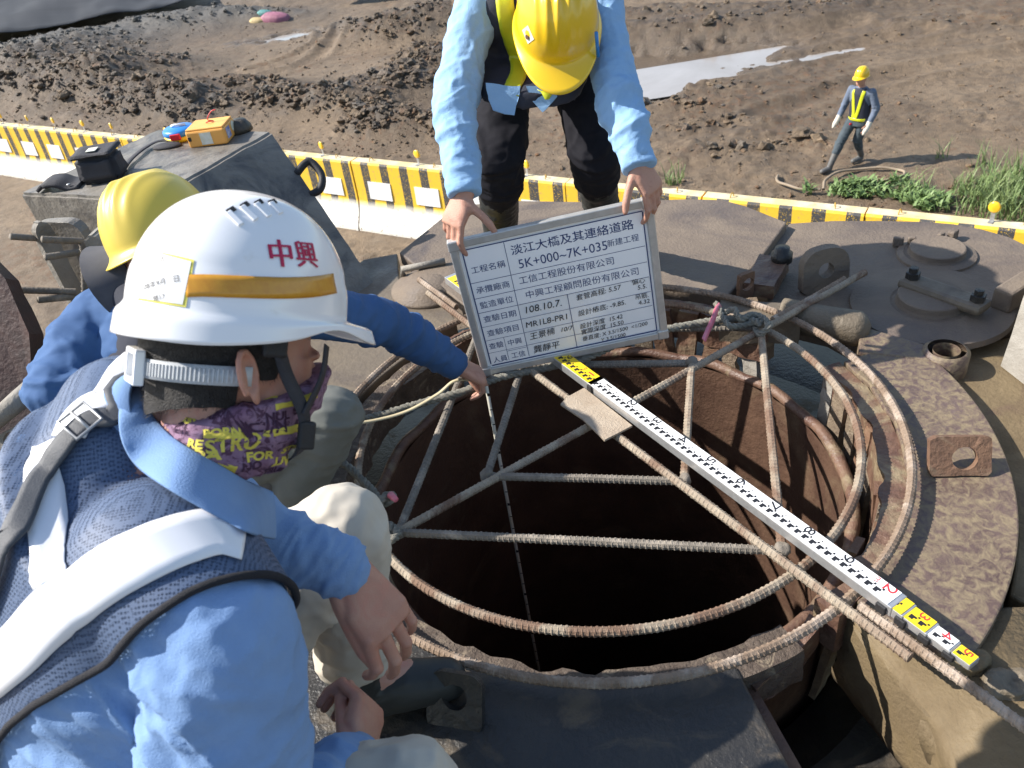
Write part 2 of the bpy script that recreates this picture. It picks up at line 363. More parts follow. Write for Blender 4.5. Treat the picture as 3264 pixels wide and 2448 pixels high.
# loose clods and stones lying about, thick on the dug heaps
def clods():
    ico = bmesh.new(); bmesh.ops.create_icosphere(ico, subdivisions=2, radius=1); base = np.array([tuple(v.co) for v in ico.verts]); fs = np.array([[v.index for v in f.verts] for f in ico.faces]); ico.free()
    i1 = bmesh.new(); bmesh.ops.create_icosphere(i1, subdivisions=1, radius=1); base1 = np.array([tuple(v.co) for v in i1.verts]); fs1 = np.array([[v.index for v in f.verts] for f in i1.faces]); i1.free()
    vs, ff, cc, n, made = [], [], [], 0, 0
    for k in range(60000):
        if made >= 10500: break
        if rng.random() < .72: px, py = rng.uniform(-20, 1020), rng.uniform(20, 345)
        else: px, py = rng.uniform(950, 2230), rng.uniform(0, 450)
        p = gp(px, py); bd = (p[0]+2.21)*.583+(p[1]-11.26)*.8125
        if bd < .28: continue
        i, j = gidx(p[0], p[1]); c = GR['clod'][i, j]; z = GR['Z'][i, j]
        if GR['pud'][i, j] > .5 and rng.random() < .80: continue
        if rng.random() > c*1.5+.10: continue
        big = c > .4; s = rng.lognormal(math.log(.030 if big else .014), .62); s = min(s, .13 if big else .06)
        B_, F_i = (base, fs) if s > .06 else (base1, fs1)
        q = B_*(1+.62*vnoise(B_*1.7+k*1.7)[:, None]+.30*vnoise(B_*4.1+k)[:, None])*s*np.array((rng.uniform(.8, 1.4), rng.uniform(.8, 1.2), rng.uniform(.6, .9)))
        a = rng.uniform(0, 6.28); R = np.array(((math.cos(a), -math.sin(a), 0), (math.sin(a), math.cos(a), 0), (0, 0, 1)))
        vs.append(q@R.T+np.array((p[0], p[1], z+s*.08))); ff.append(F_i+n); n += len(B_); made += 1
        col = GR['c4'][i, j].copy(); col[0] = np.clip(col[0]*.6+rng.normal(0, .2), 0, 1); col[1] = np.clip(col[1]+(.5 if rng.random() < .12 else 0), 0, 1); col[3] = np.clip(rng.random()**3*1.6, 0, 1); cc.append(np.repeat(col[None], len(B_), 0))
    o = pymesh('loose_clods', np.vstack(vs), [tuple(map(int, f)) for f in np.vstack(ff)], GR['mat'], None, False, 'stuff'); o['label'] = 'loose clods and stones heaped and strewn over the mud'
    at_ = o.data.attributes.new('soil', 'FLOAT_COLOR', 'POINT'); at_.data.foreach_set('color', np.vstack(cc).ravel().astype(np.float32))
clods()

# ================================================================== concrete barriers
def barrier_material():
    M = bpy.data.materials.new('barrier_paint'); M.use_nodes = True; t = M.node_tree; N = t.nodes; K = t.links.new; b = N['Principled BSDF']
    tc = N.new('ShaderNodeTexCoord'); sx = N.new('ShaderNodeSeparateXYZ'); K(tc.outputs['Object'], sx.inputs[0])
    def ma(op, a, c=0.0, cl=False):
        x = N.new('ShaderNodeMath'); x.operation = op; x.use_clamp = cl
        for s, v in ((x.inputs[0], a), (x.inputs[1], c)):
            if isinstance(v, (int, float)): s.default_value = v
            else: K(v, s)
        return x.outputs[0]
    def rg(s, a, c, lo=0., hi=1.):
        r = N.new('ShaderNodeMapRange'); r.inputs[1].default_value = a; r.inputs[2].default_value = c; r.inputs[3].default_value = lo; r.inputs[4].default_value = hi; K(s, r.inputs[0]); return r.outputs[0]
    def mix(f, A, B):
        x = N.new('ShaderNodeMix'); x.data_type = 'RGBA'; K(f, x.inputs['Factor'])
        for s, v in ((x.inputs['A'], A), (x.inputs['B'], B)):
            if isinstance(v, tuple): s.default_value = (*v, 1)
            else: K(v, s)
        return x.outputs['Result']
    def noise(sc, d=6):
        n = N.new('ShaderNodeTexNoise'); n.inputs['Scale'].default_value = sc; n.inputs['Detail'].default_value = d; K(tc.outputs['Object'], n.inputs['Vector']); return n.outputs['Fac']
    n1, n2, n3 = noise(3), noise(18), noise(70, 3)
    fr = ma('FRACT', ma('DIVIDE', ma('ADD', sx.outputs[0], ma('MULTIPLY', n2, .012)), .39))
    blk = ma('LESS_THAN', fr, .41)
    chip = ma('MULTIPLY', blk, rg(n3, .34, .38))
    col = mix(chip, (.80, .50, .035), (.055, .055, .058))
    zz = ma('ADD', sx.outputs[2], ma('MULTIPLY', n1, .10))
    col = mix(rg(zz, .44, .56, 1, 0), col, (.80, .77, .70))
    geo = N.new('ShaderNodeNewGeometry'); sn = N.new('ShaderNodeSeparateXYZ'); K(geo.outputs['Normal'], sn.inputs[0])
    top = ma('MULTIPLY', rg(sn.outputs[2], .75, .9), rg(sx.outputs[2], .9, .95))
    col = mix(top, col, mix(rg(n1, .4, .6), (.66, .58, .42), (.62, .50, .24)))
    dirt = ma('MULTIPLY', rg(n2, .56, .68), rg(sx.outputs[2], .0, .5, .95, .40)); col = mix(dirt, col, (.30, .24, .17))
    K(col, b.inputs['Base Color']); b.inputs['Roughness'].default_value = .6
    bp = N.new('ShaderNodeBump'); bp.inputs['Strength'].default_value = .25; bp.inputs['Distance'].default_value = .01; K(n3, bp.inputs['Height']); K(bp.outputs[0], b.inputs['Normal'])
    return M
M_bar = barrier_material(); M_white = mat('white_plaque', (.82, .82, .82), (.72, .71, .69), 5, rough=.5); M_galv = mat('galvanised', (.42, .43, .44), (.28, .28, .28), 30, rough=.45, metal=.6)
M_amber = mat('amber_reflector', (.86, .52, .02), (.78, .44, .02), 20, rough=.3, coat=.4); M_loop = mat('painted_loop', (.62, .38, .03), (.30, .17, .06), 40, rough=.6)
BL = 1.95
def barrier_meshes():
    prof = [(.29, 0), (.29, .07), (.275, .11), (.235, .19), (.19, .29), (.155, .39), (.13, .5), (.12, .62), (.112, .85), (.104, 1.12), (.085, 1.15)]
    prof = prof+[(-a, z) for a, z in prof[::-1]]
    bm = bmesh.new(); L = BL/2-.008; rows = []
    for x in np.linspace(-L, L, 9): rows.append([bm.verts.new((x, -a, z)) for a, z in prof])
    for A, B in zip(rows, rows[1:]):
        for k in range(len(prof)-1): bm.faces.new([A[k], A[k+1], B[k+1], B[k]])
        bm.faces.new([A[-1], A[0], B[0], B[-1]])
    bm.faces.new(rows[0]); bm.faces.new(rows[-1][::-1]); bmesh.ops.recalc_face_normals(bm, faces=bm.faces)
    me = bpy.data.meshes.new('barrier_body'); bm.to_mesh(me); bm.free(); me.materials.append(M_bar)
    def mk(nm, f, m_, sm=False):
        q = bmesh.new(); f(q); bmesh.ops.recalc_face_normals(q, faces=q.faces); e = bpy.data.meshes.new(nm); q.to_mesh(e); q.free(); e.materials.append(m_)
        if sm: e.polygons.foreach_set('use_smooth', np.ones(len(e.polygons), bool))
        return e
    tl = math.atan2(.02, .3); rot = Matrix.Rotation(-tl, 3, 'X')
    plaque = mk('plaque', lambda q: box(q, (0, -.128, .70), (.46, .008, .29), rot), M_white)
    post = mk('reflector_post', lambda q: (box(q, (0, 0, 1.20), (.045, .006, .14)), box(q, (0, -.03, 1.155), (.05, .06, .008))), M_galv)
    disc = mk('reflector_disc', lambda q: lathe(q, [(.0, -.02), (.05, -.018), (.062, -.012), (.064, 0), (.062, .012), (.05, .018), (0, .02)], (0, 0, 1.32), (0, 1, 0), 20), M_amber, True)
    loop = mk('lifting_loop', lambda q: tube(q, [(0, .035*math.cos(a), 1.145+.06*math.sin(a)) for a in np.linspace(0, math.pi, 9)], .007, 6), M_loop, True)
    return me, plaque, post, disc, loop
bar_me, pl_me, post_me, disc_me, loop_me = barrier_meshes()
BD, BN = V((.8125, -.583, 0)).normalized(), V((-.583, -.8125, 0)).normalized()
J0 = V((-2.21, 11.26, GZ-.02))-BN*.104       # foot of the centre line under one joint
BLAB = {-6: 'striped concrete barrier at the far left edge of the row', -5: 'striped concrete barrier with two white plaques at far left, before the crease joint', -4: 'striped concrete barrier behind the black pouch', -3: 'striped concrete barrier behind the blue tape reel',
        -2: 'striped concrete barrier hidden mostly behind the dark steel block', -1: 'striped concrete barrier just right of the dark steel block', 0: 'mud spattered striped barrier left of the bending man', 1: 'striped barrier behind the legs of the bending man', 2: 'striped barrier beside the right hand of the bending man', 3: 'striped barrier with yellow top below the coiled hose', 4: 'yellow topped barrier in front of the tall grass at right edge', 5: 'yellow topped barrier at the far right corner'}
for k in range(-6, 6):
    t_ = thing('jersey_barrier', BLAB[k], 'barrier', (0, 0, 0), 'concrete barriers in a row'); c = J0+BD*(BL*(k+.5)); c = c+V((random.uniform(-.01, .01), random.uniform(-.012, .012), 0))
    t_.matrix_world = Matrix.Translation(c) @ Matrix(((BD.x, -BN.x, 0), (BD.y, -BN.y, 0), (0, 0, 1))).to_4x4() @ Matrix.Rotation(random.uniform(-.006, .006), 4, 'Z')
    def part(nm, me, loc, par=t_, rz=0):
        o = bpy.data.objects.new(nm, me); COL.objects.link(o); o.parent = par; o.location = loc; o.rotation_euler = (0, 0, rz); return o
    part('body', bar_me, (0, 0, 0))
    for s in (-1, 1):
        if k <= 1: part('plaque', pl_me, (s*.47, 0, 0))
        part('lifting_loop', loop_me, (s*.62, .0, 0), rz=.3*s)
    for s in ((-.32, .62) if k < -3 else ((.30,) if k != 3 else ())):
        p_ = part('reflector_post', post_me, (s, .03, 0), rz=random.uniform(-.2, .2)-.25); part('reflector_disc', disc_me, (0, 0, 0), p_)

# ================================================================== far background things
def cloth_grid(name, P00, P10, P11, P01, nu, nv, amp, freq, m_, label, cat, thick=.02):
    u, v = np.meshgrid(np.linspace(0, 1, nu), np.linspace(0, 1, nv)); P = [np.array(q, float) for q in (P00, P10, P11, P01)]
    Q = (1-u)[..., None]*(1-v)[..., None]*P[0]+u[..., None]*(1-v)[..., None]*P[1]+u[..., None]*v[..., None]*P[2]+(1-u)[..., None]*v[..., None]*P[3]
    Q[..., 2] += amp*fbm(Q*freq, 4)+amp*.6*np.abs(fbm(Q*freq*2.3+9, 3))
    idx = np.arange(nu*nv).reshape(nv, nu); f = np.stack([idx[:-1, :-1], idx[:-1, 1:], idx[1:, 1:], idx[1:, :-1]], -1).reshape(-1, 4)
    o = pymesh(name, Q.reshape(-1, 3), [tuple(map(int, r)) for r in f], m_); s = o.modifiers.new('s', 'SOLIDIFY'); s.thickness = thick
    return tag(o, label, cat)
def g3(x, y, z=0): q = at(x, y, GZ); return (q.x, q.y, GZ+z)
M_tarp = mat('dark_sheet', (.011, .015, .022), (.026, .031, .040), .5, rough=.85, bump=.3, bscale=3, stretch=(.3, 1, 1))
cloth_grid('ground_sheet', g3(-300, 200, .9), g3(440, 45, .8), g3(420, -60, 2.2), g3(-320, -60, 4.0), 90, 60, .25, .35, M_tarp, 'large dark blue grey sheet spread over the far bank, top left', 'tarpaulin')
M_bluetarp = mat('blue_tarp', (.06, .17, .42), (.09, .25, .55), 3, rough=.4, bump=.3, bscale=12)
cloth_grid('blue_tarpaulin', g3(735, 14, .35), g3(865, 0, .35), g3(850, -9, .55), g3(745, 4, .6), 60, 20, .25, 1.4, M_bluetarp, 'crumpled bright blue tarpaulin strip at the top edge', 'tarpaulin')
def skip_bin():
    t_ = thing('site_container', 'dark blue steel container beyond the sheet at the top left corner', 'container', g3(70, 12))
    c = V(g3(95, 20))+V((0, 1.6, 0)); M_ = mat('navy_steel', (.03, .055, .11), (.02, .035, .07), 1, rough=.5)
    R = Matrix.Rotation(-.5, 3, 'Z'); q = bmesh.new(); box(q, c+V((0, 0, 1.6)), (4.6, 2.2, 2.4), R); obj('body', q, M_, t_, bev=.03)
    for k in range(10):
        q = bmesh.new(); box(q, c+R @ V((-2.05+.455*k, -1.13, 1.6)), (.16, .06, 2.2), R); obj('rib', q, M_, t_)
skip_bin()
def sacks():
    cols = [((.36, .14, .20), 'purple red'), ((.55, .42, .20), 'straw coloured'), ((.10, .28, .27), 'teal'), ((.50, .30, .14), 'orange brown')]
    spots = [(597, 50, 0, 1.5, 'largest, lying in front'), (560, 55, 1, .9, 'at the left end'), (577, 47, 2, .8, 'on top of the pile'), (607, 41, 3, .8, 'at the right end of the pile')]
    for px, py, ci, s, w_ in spots:
        q = bmesh.new(); bmesh.ops.create_icosphere(q, subdivisions=3, radius=1)
        for v in q.verts:
            p = v.co; e = .75; p = V([math.copysign(abs(a)**e, a) for a in p]); n = 1+.1*math.sin(9*p.x+2*p.y)
            v.co = V((p.x*.36*s*n, p.y*.22*s, p.z*.16*s))
        o = obj('sack', q, mat('sack_cloth', cols[ci][0], tuple(c*.6 for c in cols[ci][0]), 6, rough=.7), None, True)
        c = at(px, py, GZ); o.location = (c.x, c.y, GZ+.12+(.15 if ci == 2 else 0)); o.rotation_euler = (0, .1, -.4)
        tag(o, f'{cols[ci][1]} sack {w_}, in the far mud', 'sack', 'coloured sacks in the far mud')
sacks()

# ---- hose loops on the ground
M_hose = mat('muddy_hose', (.22, .17, .12), (.30, .24, .17), 8, rough=.7)
def hose(pts, label, r=.022):
    q = bmesh.new(); P = spline([V(g3(*p, .07)) for p in pts], 12); P = [p+V((0, 0, .008*math.sin(i*.3))) for i, p in enumerate(P)]; tube(q, P, r, 8); tag(obj('hose', q, M_hose, None, True), label, 'hose')
hose([(1778, 418), (1782, 398), (1805, 383), (1850, 374), (1905, 372), (1942, 376), (1952, 386), (1925, 396), (1880, 408)], 'brown hose lying in a wide loop behind the green weeds')
hose([(1680, 388), (1678, 398), (1695, 408), (1730, 417), (1772, 420)], 'short bent brown hose end left of the weeds')

# ---- grass and weeds
def blade(vs, fs, p, dirv, h, wd, bend):
    n = len(vs); side = V((-dirv.y, dirv.x, 0)).normalized() if dirv.length else V((1, 0, 0))
    for k, t in enumerate((0, .4, .75, 1)):
        c = p+V((0, 0, 1))*h*(t-.35*bend*t*t)+dirv*h*bend*t*t; w_ = wd*(1-t**1.5)*.5
        vs += [c-side*w_, c+side*w_]
    fs += [(n, n+1, n+3, n+2), (n+2, n+3, n+5, n+4), (n+4, n+5, n+7, n+6)]
def grass(name, spots, m_, label, leaf=False):
    vs, fs = [], []
    for px, py, rad, h, cnt in spots:
        c = V(g3(px, py))
        for k in range(cnt):
            a, r = random.uniform(0, 6.28), rad*math.sqrt(random.random()); p = c+V((r*math.cos(a), r*math.sin(a)*.8, 0)); d = V((random.gauss(0, 1), random.gauss(0, 1), 0)).normalized()
            if leaf: p = p+V((0, 0, random.uniform(0, .18)*(1-r/rad*.6))); blade(vs, fs, p, d, random.uniform(.08, .17), random.uniform(.04, .07), random.uniform(.6, 1.1))
            else: blade(vs, fs, p, d, h*random.uniform(.5, 1.1), random.uniform(.012, .024), random.uniform(.25, .9))
    o = pymesh(name, vs, fs, m_, None, False, 'stuff'); o['label'] = label
M_grass = mat('grass_blade', (.10, .17, .045), (.19, .25, .09), 1.5, rough=.55); M_weed = mat('weed_leaf', (.12, .20, .06), (.19, .27, .10), 3, rough=.55)
grass('tall_grass', [(2150, 430, .55, .42, 230), (2190, 405, .5, .60, 190), (2110, 410, .4, .38, 130), (2100, 445, .45, .3, 150), (2212, 440, .5, .45, 150), (2000, 440, .25, .3, 40), (1970, 425, .2, .5, 50), (2120, 360, .2, .5, 20), (2035, 345, .12, .45, 14), (1457, 398, .13, .28, 40), (1440, 392, .1, .5, 8), (1465, 385, .1, .4, 8), (2200, 470, .5, .5, 160)], M_grass, 'tall green grass growing behind the barrier at right')
grass('leafy_weeds', [(1850, 415, .36, .2, 190), (1880, 418, .28, .2, 80), (1930, 425, .25, .2, 60), (1975, 430, .34, .2, 100), (1820, 420, .25, .2, 60), (1745, 418, .1, .1, 20), (2010, 445, .3, .2, 180), (1940, 400, .15, .2, 40)], M_weed, 'low leafy green weeds along the back of the barrier', True)
# ================================================================== steel materials
M_rust = mat('rusty_steel', (.115, .062, .042), (.20, .115, .070), 9, rough=.55, rough2=.8, bump=.5, bscale=70, c3=(.26, .20, .13), c3scale=5, c3at=(.55, .68), metal=.15)
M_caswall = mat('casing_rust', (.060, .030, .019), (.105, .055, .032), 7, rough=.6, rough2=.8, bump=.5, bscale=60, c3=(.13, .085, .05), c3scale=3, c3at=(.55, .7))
M_rustwet = mat('wet_rust', (.10, .055, .042), (.17, .10, .065), 12, rough=.28, rough2=.6, bump=.6, bscale=55, c3=(.24, .19, .12), c3scale=7, c3at=(.52, .66))
M_mudsteel = mat('muddy_deck', (.190, .150, .112), (.135, .106, .084), 5, rough=.75, bump=.45, bscale=90, c3=(.075, .058, .055), c3scale=1.7, c3at=(.47, .68), c3rough=.28)
M_wetdeck = mat('wet_mud_deck', (.17, .138, .098), (.12, .098, .074), 6, rough=.35, rough2=.7, bump=.35, bscale=60, c3=(.08, .064, .055), c3scale=3, c3at=(.5, .7))
M_mottle = mat('mottled_clamp', (.13, .09, .078), (.085, .056, .048), 5, rough=.4, rough2=.6, bump=.4, bscale=45, c3=(.205, .160, .100), c3scale=36, c3at=(.40, .62), c3rough=.75)
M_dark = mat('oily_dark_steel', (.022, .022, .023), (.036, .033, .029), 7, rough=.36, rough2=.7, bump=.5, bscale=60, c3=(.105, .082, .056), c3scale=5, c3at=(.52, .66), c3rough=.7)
M_cem = mat('cement_coat', (.30, .28, .245), (.22, .20, .17), 9, rough=.75, bump=.5, bscale=70, c3=(.12, .105, .085), c3scale=4, c3at=(.55, .7))
M_block = mat('mortar_block', (.24, .22, .19), (.15, .135, .115), 6, rough=.45, rough2=.75, bump=.4, bscale=60, c3=(.075, .07, .068), c3scale=3.2, c3at=(.5, .62), c3rough=.3)
M_crust = mat('mortar_crust', (.22, .17, .115), (.145, .105, .075), 30, rough=.75, bump=.8, bscale=120, c3=(.30, .26, .2), c3scale=20, c3at=(.55, .65))
M_rimdark = mat('dark_crust', (.105, .078, .058), (.065, .046, .035), 25, rough=.6, rough2=.8, bump=.8, bscale=110, c3=(.19, .15, .105), c3scale=22, c3at=(.56, .66))
M_tan = mat('tan_mud', (.175, .130, .070), (.125, .090, .048), 8, rough=.6, rough2=.85, bump=.5, bscale=70, c3=(.12, .08, .05), c3scale=5, c3at=(.6, .72))
M_lump = mat('lump_grey', (.17, .14, .10), (.12, .095, .065), 9, rough=.6, bump=.6, bscale=60)
M_bar1 = mat('mortar_coated_bar', (.37, .315, .24), (.25, .20, .15), 25, rough=.75, bump=.4, bscale=300, c3=(.17, .105, .07), c3scale=5, c3at=(.46, .58))
M_bar2 = mat('rust_bar', (.27, .20, .145), (.18, .125, .085), 30, rough=.7, bump=.4, bscale=300, c3=(.38, .31, .25), c3scale=8, c3at=(.5, .62))
M_bar3 = mat('grey_coated_bar', (.23, .20, .165), (.15, .13, .105), 25, rough=.75, bump=.4, bscale=300, c3=(.36, .31, .25), c3scale=6, c3at=(.54, .66))
M_rope = mat('mortar_rope', (.36, .35, .30), (.26, .25, .21), 60, rough=.9, bump=1.0, bscale=400)
M_black = mat('matt_black', (.012, .012, .014), (.02, .02, .022), 30, rough=.6, bump=.2, bscale=200)

def ringpts(r, z, a0, a1, n): return [V((r*math.cos(a), r*math.sin(a), z)) for a in np.radians(np.linspace(a0, a1, n))]
def sector(bm, r0, r1, a0, a1, z0, z1, n=40, wob=0.0):
    A = np.radians(np.linspace(a0, a1, n)); q = []
    for i, a in enumerate(A):
        w0 = r0+wob*float(vnoise(np.array((a*14, 3.1, r0)))); c, s = math.cos(a), math.sin(a)
        q.append([bm.verts.new((w0*c, w0*s, z0)), bm.verts.new((r1*c, r1*s, z0)), bm.verts.new((r1*c, r1*s, z1)), bm.verts.new((w0*c, w0*s, z1))])
    for a, b in zip(q, q[1:]):
        for k in range(4): bm.faces.new([a[k], a[(k+1) % 4], b[(k+1) % 4], b[k]])
    bm.faces.new(q[0]); bm.faces.new(q[-1][::-1])
def plate_hole(bm, org, ex, ey, outline, hc, hr, t, N=36):
    """flat plate in the ex/ey plane with one round hole; outline = convex polygon of (u, v)"""
    ex, ey = V(ex).normalized(), V(ey).normalized(); n = ex.cross(ey).normalized()*t; org = V(org); rows = []
    P = [V((*p, 0)) for p in outline]; c = V((*hc, 0))
    for k in range(N):
        a = 2*math.pi*k/N; d = V((math.cos(a), math.sin(a), 0)); best = None
        for i in range(len(P)):
            p, e = P[i], P[(i+1) % len(P)]-P[i]; det = d.x*(-e.y)+e.x*d.y
            if abs(det) < 1e-9: continue
            w_ = p-c; s = (w_.x*(-e.y)+e.x*w_.y)/det; u = (d.x*w_.y-d.y*w_.x)/det
            if s > 0 and -1e-6 <= u <= 1+1e-6 and (best is None or s < best): best = s
        o = c+d*best; h = c+d*hr
        f = lambda p, m_: bm.verts.new(org+ex*p.x+ey*p.y+n*m_)
        rows.append((f(o, 0), f(h, 0), f(h, 1), f(o, 1)))
    for a, b in zip(rows, rows[1:]+rows[:1]):
        for k in range(4): bm.faces.new([a[k], a[(k+1) % 4], b[(k+1) % 4], b[k]])
def rounded(w, h, r, n=6, top_only=True):     # outline, base at v = 0
    pts = [(-w/2, 0), (w/2, 0)]
    for a in np.linspace(0, math.pi/2, n): pts.append((w/2-r+r*math.cos(a), h-r+r*math.sin(a)))
    for a in np.linspace(math.pi/2, math.pi, n): pts.append((-w/2+r+r*math.cos(a), h-r+r*math.sin(a)))
    return pts
def rough_up(o, amp, freq, sub=0):
    """push a mesh about with noise so that a cast or crusted thing is uneven"""
    me = o.data; n = len(me.vertices); co = np.empty(n*3); me.vertices.foreach_get('co', co); co = co.reshape(-1, 3)
    no = np.empty(n*3); me.vertices.foreach_get('normal', no); no = no.reshape(-1, 3)
    co = co+no*(amp*fbm(co*freq+7, 4))[:, None]; me.vertices.foreach_set('co', co.ravel()); me.update()
def dense(bm, cut):                    # even subdivision of long edges
    for _ in range(7):
        e = [x for x in bm.edges if x.calc_length() > cut]
        if not e: break
        bmesh.ops.subdivide_edges(bm, edges=e, cuts=1, use_grid_fill=True)

# ================================================================== casing in the bore
t_ = thing('steel_casing', 'round rusty steel casing pipe lining the deep bore', 'casing', (0, 0, -4.2))
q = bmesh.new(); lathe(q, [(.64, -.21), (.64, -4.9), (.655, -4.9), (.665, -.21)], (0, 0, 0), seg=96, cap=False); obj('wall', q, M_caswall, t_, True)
q = bmesh.new(); tube(q, [p+V((0, 0, .006*math.sin(i*.9))) for i, p in enumerate(ringpts(.655, -.2, 0, 357, 120))], .017, 10, closed=True); o = obj('lip', q, M_rustwet, t_, True); rough_up(o, .004, 30)
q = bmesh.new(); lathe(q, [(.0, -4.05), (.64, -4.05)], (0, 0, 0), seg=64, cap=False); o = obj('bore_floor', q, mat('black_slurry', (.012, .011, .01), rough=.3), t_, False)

# ================================================================== casing rotator: decks, clamps, lugs
rot_ = thing('casing_rotator', 'muddy steel casing machine with round clamp deck and raised lugs', 'machine', (0, 0, -4.2))
q = bmesh.new(); lathe(q, [(.80, -.50), (1.45, -.50), (1.45, -4.15), (.80, -4.15)], (0, 0, 0), seg=64, cap=False); obj('drum', q, M_dark, rot_, True)
q = bmesh.new(); lathe(q, [(.69, -.62), (.69, -.52), (1.46, -.48), (1.50, -.6)], (0, 0, 0), seg=64, cap=False); obj('floor_plate', q, M_dark, rot_, True)
# inner clamp wall behind the casing lip, made of upright wedge plates
for k, a in enumerate(np.arange(-50, 128, 6.2)):
    if 13 < a < 33: continue
    wd = random.uniform(.045, .066); h = random.uniform(.33, .46); zt = -.035-random.uniform(0, .05); r = random.uniform(.695, .712); c, s = math.cos(math.radians(a)), math.sin(math.radians(a))
    R = Matrix(((c, -s, 0), (s, c, 0), (0, 0, 1))) @ Matrix.Rotation(random.uniform(-.07, .07), 3, 'X') @ Matrix.Rotation(random.uniform(-.05, .09), 3, 'Y')
    q = bmesh.new(); box(q, (0, 0, 0), (.02, wd, h)); dense(q, .03)
    for v in q.verts: v.co = R @ (v.co+V((0, .006*float(vnoise(np.array((v.co.z*30, k, .5)))), 0)))+V((r*c, r*s, zt-h/2))
    o = obj('wedge_plate', q, (M_rust, M_crust, M_cem)[random.choice((0, 0, 1, 2))], rot_); rough_up(o, .006, 35)
# right clamp sector with smeared mud, its rim strip and the slanting gaps
q = bmesh.new(); sector(q, .762, .985, -56, 13, -.20, -.035, 60, .006); obj('clamp_plate', q, M_mottle, rot_, bev=.004, label='brown clamp plate smeared with tan mud')
q = bmesh.new(); sector(q, .706, .760, -60, 14, -.17, -.045, 60, .012); dense(q, .05); o = obj('clamp_rim', q, M_rustwet, rot_, False); rough_up(o, .005, 40)
q = bmesh.new(); sector(q, .70, .755, 33, 128, -.16, -.040, 70, .012); dense(q, .05); o = obj('clamp_rim', q, M_rustwet, rot_, False); rough_up(o, .006, 35)
q = bmesh.new(); sector(q, .70, .77, 128, 292, -.16, -.055, 90, .010); dense(q, .05); o = obj('clamp_rim', q, M_rimdark, rot_, False, label='crusted near rim of the bore'); rough_up(o, .007, 45)
def W(x, y, z): p = at(x, y, z); return (p.x, p.y)
def deck(name, pts, z0, z1, m_, label=None, bev=.006):
    q = bmesh.new(); prism(q, pts, z0, z1); return obj(name, q, m_, rot_, bev=bev, label=label)
arc = lambda r, a0, a1, n=14: [(r*math.cos(a), r*math.sin(a)) for a in np.radians(np.linspace(a0, a1, n))]
Zt = -.02
deck('deck_plate', [W(862, 545, Zt), W(971, 457, Zt), W(1020, 441, Zt), W(1120, 433, Zt), W(1300, 436, Zt), W(1490, 429, Zt), W(1560, 431, Zt), W(1610, 444, Zt), W(1700, 480, Zt), W(1640, 562, Zt)]+arc(.80, 48, 112), -.075, Zt, M_mudsteel, 'thick tan muddy deck plate under the bending man')
Zl = -.052
deck('deck_plate', [(.70, .80), W(1705, 482, Zl), W(1800, 476, Zl), W(1900, 476, Zl), W(2000, 478, Zl), W(2060, 483, Zl), W(2120, 494, Zl), W(2180, 511, Zl), W(2240, 540, Zl), (1.66, .45), (1.62, .30), (1.40, .24), W(2170, 690, Zl), W(2140, 715, Zl), W(2090, 735, Zl), W(2020, 740, Zl), W(1950, 720, Zl), (.88, .22), (.80, .40), (.66, .53)], -.15, Zl, M_mudsteel, 'wide lower deck plate carrying the two round covers')
deck('deck_plate', [(1.0, .2), (1.62, .28), (1.7, -.4), (1.5, -1.1), (.92, -1.0), (.80, -.70)]+[(.992*math.cos(a), .992*math.sin(a)) for a in np.radians(np.linspace(-40, 10, 12))], -.2, -.095, M_tan, 'low tan mud covered deck at right')
deck('deck_plate', [W(785, 560, Zl), W(858, 547, Zl), W(862, 600, Zl), W(880, 648, Zl), W(960, 655, Zl), W(985, 690, Zl)]+arc(.80, 128, 165)+[(-1.0, .35), (-1.05, .9)], -.13, Zl, M_wetdeck, 'wet blue grey plate left of the board with a round hole')
q = bmesh.new(); lathe(q, [(.032, 0), (.032, .003)], (*W(889, 652, -.045), -.0508), seg=24); obj('bolt_hole', q, M_black, rot_)
q = bmesh.new(); lathe(q, [(.15, 0), (.15, .018), (.11, .022), (.108, .034), (.0, .036)], (*W(930, 612, -.03), -.055), seg=40); obj('round_cover', q, M_mudsteel, rot_, True)
q = bmesh.new(); a_, b_ = V((*W(868, 582, -.01), -.01)), V((*W(962, 566, -.01), -.005)); tube(q, [a_+V((0, 0, -.03)), a_, b_], .013, 8); obj('latch_bar', q, M_cem, rot_, True)
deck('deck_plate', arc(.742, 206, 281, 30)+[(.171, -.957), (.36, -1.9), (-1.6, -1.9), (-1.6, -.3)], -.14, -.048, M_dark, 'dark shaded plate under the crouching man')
deck('deck_plate', [(-.80, .30), (-.86, -.3), (-1.55, -.26), (-1.6, .7), (-1.1, .9)], -.16, -.07, M_wetdeck)
q = bmesh.new(); prism(q, [(.155, -.75), (.19, -.98), (.40, -1.9), (.42, -1.9), (.21, -.97), (.175, -.74)], -.5, -.10); obj('web_plate', q, M_rust, rot_)
q = bmesh.new(); P = [V((.16, -.735, -.09)), V((.24, -.70, -.08)), V((.335, -.62, -.075)), V((.345, -.60, -.20)), V((.24, -.67, -.22)), V((.165, -.70, -.22))]; slab(q, P, (.4, -.8, .1), .03); dense(q, .04); o = obj('torn_edge', q, M_rustwet, rot_); rough_up(o, .012, 30)
